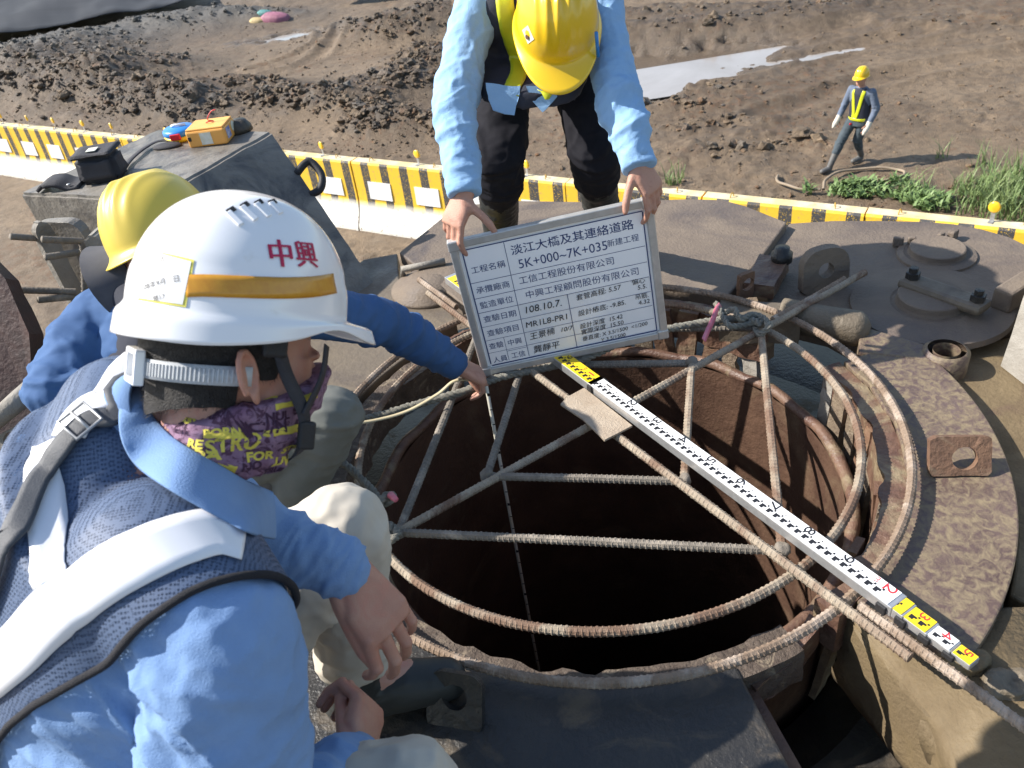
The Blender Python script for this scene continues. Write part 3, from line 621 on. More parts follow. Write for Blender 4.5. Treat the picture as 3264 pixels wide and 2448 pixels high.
# sloping muddy side of the pit, bottom right
q = bmesh.new(); slab(q, [at(1820, 1322, -.07), at(2020, 1560, -.07), at(2075, 1690, -.07), at(1990, 1720, -.42), at(1829, 1466, -.36)], (.7, .35, -.6), .05); dense(q, .05); o = obj('pit_side', q, M_tan, rot_, True); rough_up(o, .004, 20)
q = bmesh.new(); prism(q, [W(1826, 1312, -.055), (.60, -.66), (.80, -.72), (1.0, -1.05), (1.3, -1.7), (.75, -1.9), W(2085, 1700, -.055), W(2030, 1560, -.055), W(1930, 1440, -.055)], -.3, -.055); dense(q, .05); o = obj('mud_shelf', q, M_tan, rot_, True); rough_up(o, .014, 22)
for k, (x, y, s) in enumerate(((2195, 1470, .035), (2105, 1420, .03))):
    q = bmesh.new(); bmesh.ops.create_icosphere(q, subdivisions=4, radius=s); c = at(x, y, -.035)
    for v in q.verts: v.co = V((v.co.x*1.25, v.co.y, v.co.z*.75))
    o = obj('mortar_lump', q, (M_lump, M_tan)[k % 2], None, True); rough_up(o, .030, 24); o.location = c-V((0, 0, .022))
    tag(o, ['mortar lump at the right edge beyond the double bar', 'mortar lump just past the end of the staff'][k], 'mortar lump', 'mortar lumps bottom right')
# raised parts of the low deck
def cover(px, py, r0, r1, z, hgt, label):
    c = W(px, py, z); q = bmesh.new(); lathe(q, [(r0, -.01), (r0*.985, .008), (r1*1.18, .014), (r1*1.12, .012), (r1*1.03, .012), (r1, .012+hgt*.3), (r1*.99, .012+hgt*.9), (r1*.95, .012+hgt), (0, .012+hgt*1.05)], (*c, z), seg=72); return c, obj('round_cover', q, M_mudsteel, rot_, False, label=label)
c1, _ = cover(2022, 552, .125, .088, Zl, .022, 'dry tan round cover')
for dx, dy, s in ((-.085, .10, .035), (-.045, .085, .026), (.055, .08, .026), (.10, .085, .04)):
    q = bmesh.new(); box(q, (c1[0]+dx, c1[1]+dy, Zl+.02), (s, s*.6, .035), Matrix.Rotation(dx*6, 3, 'Z')); obj('hinge_block', q, M_mudsteel, rot_, bev=.005)
c2, _ = cover(2008, 660, .235, .098, Zl, .03, 'wet dark round cover in shadow')
A = V((*W(1970, 606, 0), Zl+.045)); B = V((*W(2110, 655, 0), Zl+.045)); d = (B-A).normalized(); R = Matrix(((d.x, -d.y, 0), (d.y, d.x, 0), (0, 0, 1)))
q = bmesh.new(); box(q, (A+B)/2, ((B-A).length+.06, .075, .035), R); obj('clamp_arm', q, M_wetdeck, rot_, bev=.014)
for p in (A, B):
    q = bmesh.new(); lathe(q, [(.022, 0), (.022, .02), (.014, .021), (.014, .036), (0, .037)], p+V((0, 0, .017)), seg=6); obj('bolt', q, M_dark, rot_)
q = bmesh.new(); box(q, V((*W(2160, 630, 0), 0))+V((.05, 0, -.01)), (.15, .06, .07), Matrix.Rotation(.5, 3, 'Z')); obj('stop_block', q, M_mudsteel, rot_, bev=.008)
# standing lug with a hole, square lug, pins
def lug(name, base, yaw, tilt, w, h, r, hc, hr, t, m_, label=None):
    ex = V((math.cos(yaw), math.sin(yaw), 0)); nn = V((0, 0, 1)).cross(ex); ey = V((0, 0, 1))*math.cos(tilt)+nn*math.sin(tilt)
    q = bmesh.new(); plate_hole(q, V(base), ex, ey, rounded(w, h, r), hc, hr, t); dense(q, .035); o = obj(name, q, m_, rot_, label=label); rough_up(o, .0025, 60); return o
lug('lug_plate', (*W(1772, 618, -.05), -.055), .05, .12, .155, .150, .06, (0, .075), .026, .04, M_mudsteel, 'large rounded lug plate coated in mud')
lug('lug_plate', (*W(1606, 640, -.03), -.03), .35, 0, .058, .092, .006, (.004, .05), .022, .016, M_rust, 'small rusty square lug by the outer ring')
lug('lug_plate', (*W(2068, 1020, -.035), -.04), -.22, .5, .135, .095, .006, (.01, .042), .028, .022, M_rust, 'square rusty lug lying back on the clamp plate')
lug('lug_plate', (*W(985, 1560, -.05), -.06), -.35, .55, .115, .115, .03, (0, .065), .026, .018, M_dark, 'dark lug plate beside the boot')
q = bmesh.new(); box(q, V((*W(1655, 600, -.02), -.015)), (.10, .20, .05), Matrix.Rotation(-.6, 3, 'Z')); dense(q, .05); o = obj('pin_block', q, M_rustwet, rot_); rough_up(o, .008, 25)
q = bmesh.new(); lathe(q, [(.035, 0), (.035, .03), (.026, .034), (.024, .05), (0, .052)], (*W(1688, 566, 0), .005), seg=28); obj('pin_head', q, M_dark, rot_, True)
q = bmesh.new(); a_, b_ = V((*W(1690, 660, 0), -.03)), V((*W(1868, 694, 0), -.03)); tube(q, [a_, a_.lerp(b_, .5), a_.lerp(b_, .93), b_, b_+(b_-a_).normalized()*.018], [.05, .052, .055, .047, .02], 20); o = obj('clamp_pin', q, M_lump, rot_, True, label='round pin with pale mortar coated end'); rough_up(o, .005, 25)
q = bmesh.new(); box(q, V((*W(1640, 690, -.04), -.05)), (.24, .12, .08), Matrix.Rotation(-.35, 3, 'Z')); dense(q, .04); o = obj('pin_seat', q, M_wetdeck, rot_); rough_up(o, .008, 20)
c = V((*W(2046, 752, -.02), -.1)); q = bmesh.new(); lathe(q, [(.036, .075), (.036, -.06), (.062, -.06), (.062, .07), (.05, .077)], c, seg=32, cap=False); obj('eye_tube', q, M_mottle, rot_, True)
q = bmesh.new(); prism(q, [(c.x-.055, c.y-.03), (c.x-.03, c.y+.045), (.86, .33), (.80, .20)], -.16, -.032); obj('eye_arm', q, M_mottle, rot_, bev=.006)
# raised pale block at the right edge
q = bmesh.new(); b0, b1 = V((*W(2163, 790, -.09), -.09)), V((*W(2203, 900, -.09), -.09))
P = [b0, b0+V((.10, .10, .35)), b1+V((.28, -.55, .35)), b1+V((.18, -.62, 0))]; slab(q, P, (.8, .2, -.1), .6); dense(q, .15); o = obj('end_block', q, M_cem, rot_, label='pale raised steel block cut by the right edge'); rough_up(o, .006, 12)

# ================================================================== block at the left back with its clutter
blk = thing('steel_block', 'big dark mortar stained steel block behind the yellow helmet', 'steel block', (-1.4, 1.4, -4.2))
ZB = .45
tp = [V((*W(41, 418, ZB), ZB)), V((*W(377, 376, ZB-.02), ZB-.02)), V((*W(588, 283, ZB), ZB)), V((*W(342, 278, ZB), ZB))]
tp[1] = V((*W(330, 430, ZB), ZB))
bt = [tp[0]+V((.02, .05, -.9)), V((-.93, .74, -.12)), V((*W(830, 618, -.05), -.12)), tp[3]+V((-.05, .2, -.9))]
q = bmesh.new(); vv = [q.verts.new(p) for p in tp+bt]
for f in ((0, 1, 2, 3), (7, 6, 5, 4), (0, 4, 5, 1), (1, 5, 6, 2), (2, 6, 7, 3), (3, 7, 4, 0)): q.faces.new([vv[i] for i in f])
bmesh.ops.bevel(q, geom=list(q.edges), offset=.010, segments=2, affect='EDGES'); dense(q, .06); o = obj('body', q, M_block, blk, False); rough_up(o, .006, 14)
q = bmesh.new(); p0 = V((*W(655, 398, .3), .36)); e = (bt[2]-tp[2]).normalized(); p0 = tp[2].lerp(bt[2], .30); nx = V((.75, .55, .3)).normalized()
tube(q, spline([p0-nx*.02+e*-.05, p0+nx*.035+e*-.06, p0+nx*.062+e*-.045, p0+nx*.066+e*.02, p0+nx*.03+e*.058, p0-nx*.02+e*.05], 6), .015, 10); obj('lifting_hook', q, M_black, blk, True)
q = bmesh.new(); lathe(q, [(.05, 0), (.048, .02), (.03, .045), (0, .05)], V((*W(520, 283, ZB), ZB)), seg=20); obj('round_knob', q, M_dark, blk, True)
topn = (tp[1]-tp[0]).cross(tp[3]-tp[0]).normalized()
def ontop(x, y, h=0.0):
    d = ray(x, y); t = (tp[0]-CAM).dot(topn)/d.dot(topn); return CAM+d*t+topn*h
# water film and strap on the block
M_org = mat('orange_plastic', (.86, .43, .10), (.80, .37, .08), 8, rough=.45, coat=.1); M_blue = mat('blue_plastic', (.03, .22, .62), rough=.35); M_red = mat('red_plastic', (.62, .02, .03), rough=.4); M_yel = mat('yellow_plastic', (.80, .58, .02), rough=.4); M_nyl = mat('black_nylon', (.022, .022, .028), (.04, .04, .048), 12, rough=.75, bump=.4, bscale=300)
lb = thing('laser_box', 'orange plastic instrument box with red string on the dark block', 'instrument box', ontop(458, 295))
c = ontop(455, 312); bx = (ontop(502, 306)-ontop(418, 309)).normalized(); by = topn.cross(bx).normalized(); R = Matrix((bx, by, topn)).transposed(); R = R @ Matrix.Rotation(.25, 3, 'Z')
bw, bdp, bh = .155, .13, .062
q = bmesh.new(); box(q, c+R @ V((0, bdp*.35, bh/2)), (bw, bdp, bh), R); obj('case', q, M_org, lb, bev=.007)
q = bmesh.new(); box(q, c+R @ V((0, bdp*.35, bh+.003)), (bw*.96, bdp*.92, .008), R); obj('lid', q, M_org, lb, bev=.003)
M_lab = mat('paper_label', (.75, .75, .70), (.62, .60, .45), 40, rough=.5)
q = bmesh.new(); box(q, c+R @ V((.0, -bdp*.15-.001, bh*.5)), (.045, .001, .045), R); obj('label_sticker', q, M_lab, lb)
q = bmesh.new(); box(q, c+R @ V((bw/2+.001, bdp*.15, bh*.55)), (.001, .04, .04), R); ls = obj('label_sticker', q, mat('blue_white_print', (.70, .72, .80), (.06, .10, .45), 45, rough=.4), lb)
q = bmesh.new(); lathe(q, [(.02, 0), (.02, .001)], c+R @ V((bw/2+.0005, bdp*.62, bh*.6)), R @ V((1, 0, 0)), 20); obj('label_sticker', q, M_lab, lb)
q = bmesh.new(); box(q, c+R @ V((-bw*.42, -bdp*.15-.001, bh*.55)), (.012, .002, .015), R); obj('window', q, M_black, lb)
q = bmesh.new(); tube(q, spline([c+R @ V(p) for p in ((-.01, .05, bh+.008), (.005, .04, bh+.014), (.02, .055, bh+.01), (.0, .05, bh+.02), (.02, .06, bh+.045), (.04, .06, bh+.05))], 6), .002, 6); obj('string', q, M_red, lb, True)
rl = thing('tape_reel', 'blue red and yellow tape measure beside the orange box', 'tape measure', ontop(393, 298))
c = ontop(393, 299); q = bmesh.new(); lathe(q, [(.058, .0), (.064, .008), (.062, .020), (.0, .021)], c, topn, 28); obj('lower_case', q, M_yel, rl, True)
q = bmesh.new(); lathe(q, [(.06, .0205), (.064, .026), (.064, .038), (.056, .046), (.0, .047)], c, topn, 28); obj('upper_case', q, M_blue, rl, True)
q = bmesh.new(); box(q, c+R @ V((.005, -.058, .026)), (.04, .022, .024), R); obj('button', q, M_red, rl, bev=.003)
q = bmesh.new(); tube(q, [c+R @ V(p) for p in ((-.03, .01, .05), (-.01, .0, .056), (.03, .01, .05))], .005, 8); obj('crank', q, M_white, rl, True)
# the black pouch with its open flap and strap
pc = thing('pouch', 'black nylon pouch with open flap lying on the dark block', 'pouch', ontop(200, 385)); c = ontop(210, 397, .0); px_ = (ontop(260, 390)-ontop(150, 400)).normalized(); py_ = topn.cross(px_).normalized(); R2 = Matrix((px_, py_, topn)).transposed() @ Matrix.Rotation(.18, 3, 'Z')
q = bmesh.new(); box(q, c+R2 @ V((.02, .05, .05)), (.16, .13, .10), R2, .88); bmesh.ops.bevel(q, geom=list(q.edges), offset=.018, segments=3, affect='EDGES'); dense(q, .02); o = obj('bag', q, M_nyl, pc, True); rough_up(o, .008, 18)
q = bmesh.new(); box(q, c+R2 @ V((.02, .05, .103)), (.15, .125, .012), R2); bmesh.ops.bevel(q, geom=list(q.edges), offset=.005, segments=2, affect='EDGES'); dense(q, .02); o = obj('lid', q, M_nyl, pc, True); rough_up(o, .005, 18)
q = bmesh.new(); box(q, c+R2 @ V((.015, .04, .112)), (.035, .04, .002), R2); obj('label_sticker', q, M_lab, pc)
q = bmesh.new(); prof = spline([c+R2 @ V(p) for p in ((-.06, .03, .012), (-.10, .03, .01), (-.14, .03, .03), (-.19, .03, .03), (-.22, .03, .012))], 6); hw = .055
rows = [(q.verts.new(p-R2 @ V((0, hw*(1 if i < 18 else .7), 0))), q.verts.new(p+R2 @ V((0, hw*(1 if i < 18 else .7), 0)))) for i, p in enumerate(prof)]
for a, b in zip(rows, rows[1:]): q.faces.new([a[0], b[0], b[1], a[1]])
o = obj('flap', q, M_nyl, pc, True); s_ = o.modifiers.new('s', 'SOLIDIFY'); s_.thickness = .012
q = bmesh.new(); lathe(q, [(.008, 0), (.007, .003), (0, .004)], c+R2 @ V((-.095, -.01, .016)), topn, 12); obj('snap_button', q, M_galv, pc, True)
def strip(bm, pts, width, n, t=.003):
    n = V(n); pts = [V(p) for p in pts]; rows = []
    for i, p in enumerate(pts):
        d = (pts[min(i+1, len(pts)-1)]-pts[max(i-1, 0)]).normalized(); s = d.cross(n).normalized()*width/2; m_ = n*t
        rows.append([bm.verts.new(p-s), bm.verts.new(p+s), bm.verts.new(p+s+m_), bm.verts.new(p-s+m_)])
    for a, b in zip(rows, rows[1:]):
        for k in range(4): bm.faces.new([a[k], a[(k+1) % 4], b[(k+1) % 4], b[k]])
    bm.faces.new(rows[0]); bm.faces.new(rows[-1][::-1])
q = bmesh.new(); strip(q, spline([ontop(265, 380, .01), ontop(285, 352, .012), ontop(318, 325, .012), ontop(350, 312, .014), ontop(390, 309, .006)], 8), .022, topn); obj('strap', q, M_nyl, pc, True)
q = bmesh.new(); bmesh.ops.create_icosphere(q, subdivisions=3, radius=1)
for v in q.verts: v.co = V((v.co.x*.06, v.co.y*.03, v.co.z*.016)) if v.co.z > 0 else V((v.co.x*.06, v.co.y*.03, 0))
for v in q.verts: v.co = ontop(362, 318, .002)+R @ v.co
obj('strap_pad', q, M_nyl, pc, True)

# ---- upright cut beams with bar stubs, left
bs = thing('cut_beam', 'mortar coated cut steel beam with bar stubs at the left edge', 'steel beam', (-1.45, .35, -4.2))
def px_slab(bm, pts, D, nrm, t): slab(bm, [dep(x, y, D) for x, y in pts], nrm, t)
def vplate(name, top, w, h, yaw, m_, t=.03, rr=.03, thing_=bs):
    ex = V((math.cos(yaw), math.sin(yaw), 0)); q = bmesh.new(); n = ex.cross(V((0, 0, 1))); o_ = V(top)-V((0, 0, h))
    P = rounded(w, h, rr); slab(q, [o_+ex*u+V((0, 0, 1))*v for u, v in P], n, t); dense(q, .05); o = obj(name, q, m_, thing_); rough_up(o, .005, 25); return o
T0 = dep(75, 478, 2.25); vplate('flange', T0, .05, 1.3, 1.0, M_cem, .022)
vplate('web', dep(128, 470, 2.30), .17, 1.3, -.35, M_block, .03, .045); vplate('flange', dep(215, 490, 2.2), .05, 1.2, -.2, M_cem, .05)
for (x0, y0, x1, y1, D) in ((22, 511, 100, 516, 2.2), (90, 517, 178, 521, 2.12), (97, 556, 170, 545, 2.1), (30, 626, 165, 630, 2.12), (82, 648, 165, 640, 2.13)):
    q = bmesh.new(); rebar(q, [dep(x0, y0, D), dep(x1, y1, D+.08)], r=.0078, pitch=.011, seg=7); obj('bar_stub', q, M_bar3, bs, True)
q = bmesh.new(); rebar(q, [dep(178, 520, 2.2), dep(184, 640, 2.24)], r=.008); obj('bar_stub', q, M_bar3, bs, True)
# spiral bar end and the rusty frame at the very edge
rf = thing('rusty_frame', 'dark red rusty steel frame at the left edge', 'steel frame', (-1.6, .1, -4.2))
q = bmesh.new(); slab(q, [dep(-120, 470, 2.0), dep(10, 600, 2.0), dep(62, 720, 2.0), dep(80, 960, 2.05), dep(-160, 1000, 2.05)], FWD, .06); dense(q, .06); o = obj('side_plate', q, mat('red_rust', (.055, .018, .014), (.028, .013, .011), 6, rough=.6, bump=.4, bscale=60), rf); rough_up(o, .006, 20)
br = thing('hole_bracket', 'pale mortar coated bracket with a round hole at left edge', 'bracket', dep(40, 940, 1.95))
ex = (dep(110, 960, 1.93)-dep(0, 950, 1.93)).normalized(); ey = (dep(60, 840, 1.9)-dep(65, 960, 1.95)).normalized()
q = bmesh.new(); plate_hole(q, dep(48, 985, 1.93), ex, ey, [(-.10, -.03), (.075, -.05), (.075, .08), (.02, .10), (-.10, .02)], (-.005, .045), .026, .02); dense(q, .03); o = obj('plate', q, M_cem, br); rough_up(o, .005, 40)
q = bmesh.new(); tube(q, [dep(-40, 935, 1.88), dep(40, 865, 1.88), dep(100, 800, 1.9)], [.02, .022, .014], 10); o = obj('rail', q, M_cem, br, True); rough_up(o, .006, 30)
q = bmesh.new(); tube(q, [dep(35, 1022, 1.9), dep(70, 1010, 1.9), dep(105, 985, 1.92)], .012, 8); o = obj('weld_bead', q, M_cem, br, True); rough_up(o, .008, 40)

# ================================================================== reinforcement cage head
cage = thing('rebar_cage', 'round rebar cage head with crossed diameters and two rings over the bore', 'rebar cage', (0, 0, 0))
C0 = V((0, 0, 0))
q = bmesh.new(); rebar(q, ringpts(.763, .0, 0, 358.8, 300), closed=True); obj('ring', q, M_bar2, cage, False, label='outer ring')
q = bmesh.new(); rebar(q, [p+V((0.0, 0, .004*math.sin(3*i/40))) for i, p in enumerate(ringpts(.652, .006, 0, 358.6, 260))], closed=True); obj('ring', q, M_bar1, cage, False, label='inner ring')
def bar(a, b, m_, r=.0102, zz=.0, ph=0.0, label=None):
    q = bmesh.new(); a, b = V(a), V(b); rebar(q, [a, a.lerp(b, .5)+V((0, 0, random.uniform(-.003, .003))), b], r=r, phase=ph); return obj('bar', q, m_, cage, False, label=label)
zc, zf, zs = .030, .052, .008
N1, N3, N2, N4 = (-.534, -.280), (.307, -.520), (.552, .326), (-.287, .564)
I1, I3, I2, I4 = (-.310, -.133), (.162, -.264), (.309, .203), (-.170, .330)
dirc = V((.548, .305, 0)).normalized(); dirf = V((.462, -.872, 0)).normalized()
zc, zf = .022, .030
bar(V((*N1, zc))-dirc*.02, V((0, 0, zc))+dirc*1.10, M_bar1, label='long diameter bar running to the right lugs')
bar(V((0, -.02, zc))+dirc*.70+V((-.016, .026, .004)), V((0, -.02, zc))+dirc*1.03+V((-.016, .026, .004)), M_bar2)
bar(V((0, 0, zf+.0))-dirf*.96, V((.0, .0, zf))+dirf*.93, M_bar1, label='long diameter bar under the staff')
nf = V((dirf.y, -dirf.x, 0)); nf = V((.88, .47, 0))
bar(V((.0, .0, zf))+dirf*.80+nf*.027, V((0, 0, zf))+dirf*1.55+nf*.027, M_bar2, label='lapped bar running off to the lower right')
bar(V((0, 0, zf))-dirf*1.07+nf*.024, V((0, 0, zf))-dirf*.80+nf*.024, M_bar2)
for a, b, m_ in ((N1, N3, M_bar3), (N3, N2, M_bar1), (N2, N4, M_bar3), (N4, N1, M_bar3), (I1, I3, M_bar3), (I3, I2, M_bar1), (I2, I4, M_bar3), (I4, I1, M_bar3)):
    bar((*a, zs+.012), (*b, zs+.012), m_, .0098, ph=.6)
for p in (N1, N3, N2, I1, I3, I2):       # mortar caked joints
    q = bmesh.new(); bmesh.ops.create_icosphere(q, subdivisions=3, radius=.017)
    for v in q.verts: v.co = v.co+V((*p, zs+.014))
    o = obj('caked_joint', q, M_bar3, cage, True); rough_up(o, .012, 60)

# ================================================================== ropes, ribbon
def rope(name, pts, r, label, n=14, tails=None):
    q = bmesh.new(); P = spline(pts, n); L = [0.0]
    for a, b in zip(P, P[1:]): L.append(L[-1]+(b-a).length)
    tot = L[-1]; m_ = int(tot/.004); arr = np.array([tuple(p) for p in P]); S = np.stack([np.interp(np.linspace(0, tot, m_), L, arr[:, k]) for k in range(3)], 1); Q = [V(s) for s in S]; fr = frames(Q)
    for st in range(3):
        pts3 = []
        for i, c in enumerate(Q):
            a = i*.004/(.05)*2*math.pi+st*2.094; t, x, y = fr[i]; pts3.append(c+(x*math.cos(a)+y*math.sin(a))*r*.5)
        tube(q, pts3, r*.56, 6)
    o = obj(name, q, M_rope, None, True); rough_up(o, r*.35, 130); return tag(o, label, 'rope')
def kn(x, y, z): return V(at(x, y, z))
rope('rope', [kn(762, 912, .05), kn(830, 895, .04), kn(920, 868, .035), kn(1000, 846, .035), kn(1080, 815, .04), kn(1180, 795, .03), kn(1270, 772, .045), kn(1350, 735, .05), kn(1430, 714, .05), kn(1500, 700, .04), kn(1560, 690, .045), kn(1610, 688, .045), kn(1645, 700, .05)], .0115, 'mortar caked rope stretched across the cage behind the board')
rope('rope', [kn(1560, 680, .05), kn(1585, 668, .07), kn(1600, 690, .06), kn(1622, 680, .055), kn(1648, 686, .05), kn(1660, 706, .06), kn(1640, 722, .03), kn(1632, 702, .03), kn(1650, 690, .05), kn(1615, 700, .04), kn(1580, 705, .05), kn(1565, 690, .055), kn(1550, 660, .07), kn(1545, 656, .07)], .0095, 'knotted rope end tied at the right ring joint')
rope('rope', [kn(655, 990, .08), kn(690, 982, .06), kn(740, 1000, .06), kn(785, 1040, .05), kn(815, 1075, .05), kn(808, 1100, .06), kn(830, 1075, .07), kn(850, 1070, .06), kn(838, 1085, .05), kn(812, 1090, .04), kn(822, 1120, .05), kn(838, 1155, .045), kn(848, 1165, .06), kn(858, 1150, .05), kn(835, 1130, .05)], .0105, 'mortar caked rope knotted at the left ring joint by the knee')
M_pink = mat('pink_ribbon', (.75, .24, .30), (.60, .14, .20), 30, rough=.5)
q = bmesh.new(); strip(q, spline([kn(1556, 658, .075), kn(1548, 668, .075), kn(1540, 690, .065), kn(1530, 712, .055), kn(1520, 735, .05)], 6), .017, V((.3, -.8, .5)).normalized(), .001); tag(obj('ribbon', q, M_pink, None, True), 'pink plastic ribbon hanging from the rope knot at the right', 'ribbon')
q = bmesh.new(); tube(q, [kn(843, 1069, .075), kn(856, 1080, .075)], [.010, .007], 8); tag(obj('ribbon', q, M_pink, None, True), 'short pink tape stub on the left rope knot', 'ribbon')

# ================================================================== small plate lying on the bars
q = bmesh.new(); P = [kn(1211, 874, .047), kn(1225, 859, .047), kn(1262, 839, .047), kn(1366, 922, .045), kn(1306, 953, .045), kn(1258, 906, .046)]
prism(q, [(p.x, p.y) for p in P], .0435, .0495); o = obj('steel_shim', q, mat('mortar_plate', (.42, .35, .27), (.34, .27, .20), 14, rough=.8, bump=.5, bscale=160, c3=(.22, .16, .11), c3scale=9, c3at=(.6, .7)), None); tag(o, 'small mortar covered steel plate lying over the bar crossing', 'steel plate')

# ================================================================== levelling staff
st_ = thing('levelling_staff', 'white aluminium levelling staff laid slantwise across the cage', 'levelling staff', (.2, -.2, .045))
A1 = at(1315, 835, .07); A2 = at(1921, 1273, .07); A1.z = A2.z = 0; sd_ = (A2-A1).normalized(); SK = .9/(A2-A1).length; sw = V((-sd_.y, sd_.x, 0))          # sw: away from the camera, up-right edge
sw = -sw if sw.y < 0 else sw
def sp(s, v=0.0, z=0.0): return A1+sd_*((s-1.1)/SK)+sw*(v-.011)+V((0, 0, z))     # s in staff metres
SB = .044
M_alu = mat('brushed_aluminium', (.62, .63, .64), (.50, .51, .52), 60, rough=.35, metal=.7, stretch=(1, 1, 1)); M_face = mat('staff_white', (.86, .86, .86), (.80, .80, .79), 9, rough=.35); M_facey = mat('staff_yellow', (.85, .62, .02), (.78, .55, .02), 15, rough=.4)
M_ink = mat('black_ink', (.015, .015, .018), rough=.5); M_redink = mat('red_ink', (.62, .03, .04), rough=.5)
Rs = Matrix((sd_, sw, V((0, 0, 1)))).transposed()
def seg(name, s0, s1, wd, h, m_, zb=SB): q = bmesh.new(); box(q, sp((s0+s1)/2, 0, zb+h/2), (s1-s0, wd, h), Rs); return obj(name, q, m_, st_, bev=.002)
seg('tube_section', -.05 + .26, 2.015, .046, .026, M_alu)
def face(s0, s1, wd, z, m_, nm='printed_face'): q = bmesh.new(); box(q, sp((s0+s1)/2, 0, z+.0008), (s1-s0, wd, .0016), Rs); return obj(nm, q, m_, st_)
ZF = SB+.026
face(.22, 1.055, .042, ZF, M_facey); face(1.0555, 2.012, .042, ZF, M_face)
seg('tube_section', 2.02, 2.055, .042, .023, M_alu); face(2.018, 2.05, .040, SB+.023, M_facey)
seg('tube_section', 2.055, 2.105, .038, .020, M_alu); face(2.055, 2.100, .036, SB+.020, M_facey)
seg('tube_section', 2.105, 2.152, .033, .017, M_alu); face(2.106, 2.148, .031, SB+.017, M_face)
seg('tube_section', 2.152, 2.19, .028, .015, M_alu); face(2.155, 2.188, .026, SB+.015, M_facey)
for s, wd, h in ((2.012, .050, .022), (2.053, .045, .019), (2.103, .040, .016), (2.151, .034, .014)):
    q = bmesh.new(); box(q, sp(s, -.004, SB+h/2-.003), (.022, wd, h), Rs); obj('end_bracket', q, M_black, st_, bev=.002)
for s in (1.06,):
    q = bmesh.new(); box(q, sp(s, -.026, SB+.016), (.02, .006, .02), Rs); obj('lock_clip', q, M_black, st_, bev=.002)
    q = bmesh.new(); box(q, sp(s+.01, .024, SB+.02), (.024, .006, .014), Rs); obj('lock_clip', q, M_black, st_, bev=.002)
def marks(s0, s1, zf, m_, hw, par=st_):
    q = bmesh.new(); z = zf+.0022
    def r(a, b, v0, v1):
        f = [q.verts.new(sp(x, v, z)) for x, v in ((a, v0), (b, v0), (b, v1), (a, v1))]; q.faces.new(f)
    s = s0; u = hw
    while s < s1-.012:       # stepped blocks, one group each two centimetres, on the near half of the face
        r(s, s+.0085, -.72*u, -.10*u); r(s+.0085, s+.0130, -.40*u, -.10*u); r(s+.0130, s+.0170, -.10*u, .16*u)
        s += .02
    return obj('centimetre_marks', q, m_, par, recalc=False)
marks(1.06, 2.008, ZF, M_ink, .021); marks(.25, 1.05, ZF, M_ink, .021); marks(2.02, 2.05, SB+.023, M_ink, .019); marks(2.060, 2.098, SB+.020, M_ink, .017); marks(2.110, 2.146, SB+.017, M_ink, .0145); marks(2.158, 2.186, SB+.015, M_ink, .012)
def dig(body, s, v, size, m_, zf=ZF, sx=1.35):
    settext('numeral', body, size, sp(s, v, zf+.002), -sw, sd_, m_, st_, lift=.0004, sx=sx)
for k in range(1, 10): dig(str(k), 1.0+k*.1, .0115, .033, M_ink)
dig('2', 2.0, .011, .034, M_redink); dig('m', 1.972, .012, .016, M_redink); dig('1', 1.02, .010, .034, M_redink); dig('m', .99, .01, .016, M_redink); dig('9', .91, .012, .027, M_ink)
dig('3', 2.078, .010, .026, M_redink, SB+.020); dig('4', 2.128, .008, .026, M_redink, SB+.017); dig('5', 2.172, .006, .022, M_redink, SB+.015)
for s in np.arange(1.11, 2.0, .1):
    q = bmesh.new(); lathe(q, [(.0016, 0), (.0016, .0005)], sp(s+.028, .008, ZF+.002), seg=8); obj('dot', q, M_ink, st_)
# ================================================================== people: builders
M_skinA = mat('skin', (.50, .27, .195), (.44, .215, .155), 22, rough=.5, bump=.18, bscale=420, sss=.12, c3=(.50, .215, .155), c3scale=26, c3at=(.52, .72))
M_skinB = mat('tanned_skin', (.46, .25, .18), (.50, .265, .19), 22, rough=.5, bump=.25, bscale=300, sss=.1, c3=(.38, .17, .12), c3scale=28, c3at=(.52, .72))
M_shirtA = mat('light_blue_shirt', (.195, .315, .545), (.21, .335, .565), 30, rough=.9, bump=.25, bscale=420, c3=(.165, .275, .49), c3scale=5, c3at=(.5, .75), spec=.2)
M_shirtC = mat('pale_blue_shirt', (.26, .44, .68), (.29, .47, .70), 9, rough=.9, bump=.25, bscale=260, c3=(.22, .38, .60), c3scale=5, c3at=(.5, .75), spec=.2)
M_shirtB = mat('work_blue_shirt', (.032, .090, .225), (.042, .108, .255), 7, rough=.85, bump=.12, bscale=600)
M_shirtD = mat('grey_blue_shirt', (.10, .13, .19), (.13, .16, .22), 6, rough=.85)
M_cream = mat('cream_trousers', (.53, .49, .42), (.48, .44, .375), 8, rough=.85, bump=.08, bscale=800)
M_blacktr = mat('black_trousers', (.008, .008, .012), (.013, .013, .018), 8, rough=.85, bump=.1, bscale=500, spec=.2)
M_olive = mat('olive_trousers', (.11, .12, .11), (.15, .155, .14), 8, rough=.8, bump=.1, bscale=400)
M_jean = mat('slate_trousers', (.045, .062, .075), (.065, .085, .10), 5, rough=.85)
M_boot = mat('black_rubber', (.016, .018, .018), (.03, .032, .03), 9, rough=.38, rough2=.6, c3=(.10, .085, .065), c3scale=5, c3at=(.62, .75))
M_bootg = mat('grey_boot', (.09, .09, .09), (.13, .125, .115), 9, rough=.5)
M_vest = mat('navy_mesh_vest', (.022, .045, .10), (.03, .058, .125), 30, rough=.8, bump=.5, bscale=900)
M_navyvest = mat('dark_navy_vest', (.018, .022, .038), (.028, .032, .05), 12, rough=.8, bump=.2, bscale=600)
M_refl = mat('silver_reflective', (.80, .81, .84), (.74, .75, .79), 6, rough=.35, spec=.6, coat=.3)
M_lime = mat('lime_reflective', (.62, .66, .02), (.55, .58, .02), 10, rough=.4, coat=.2)
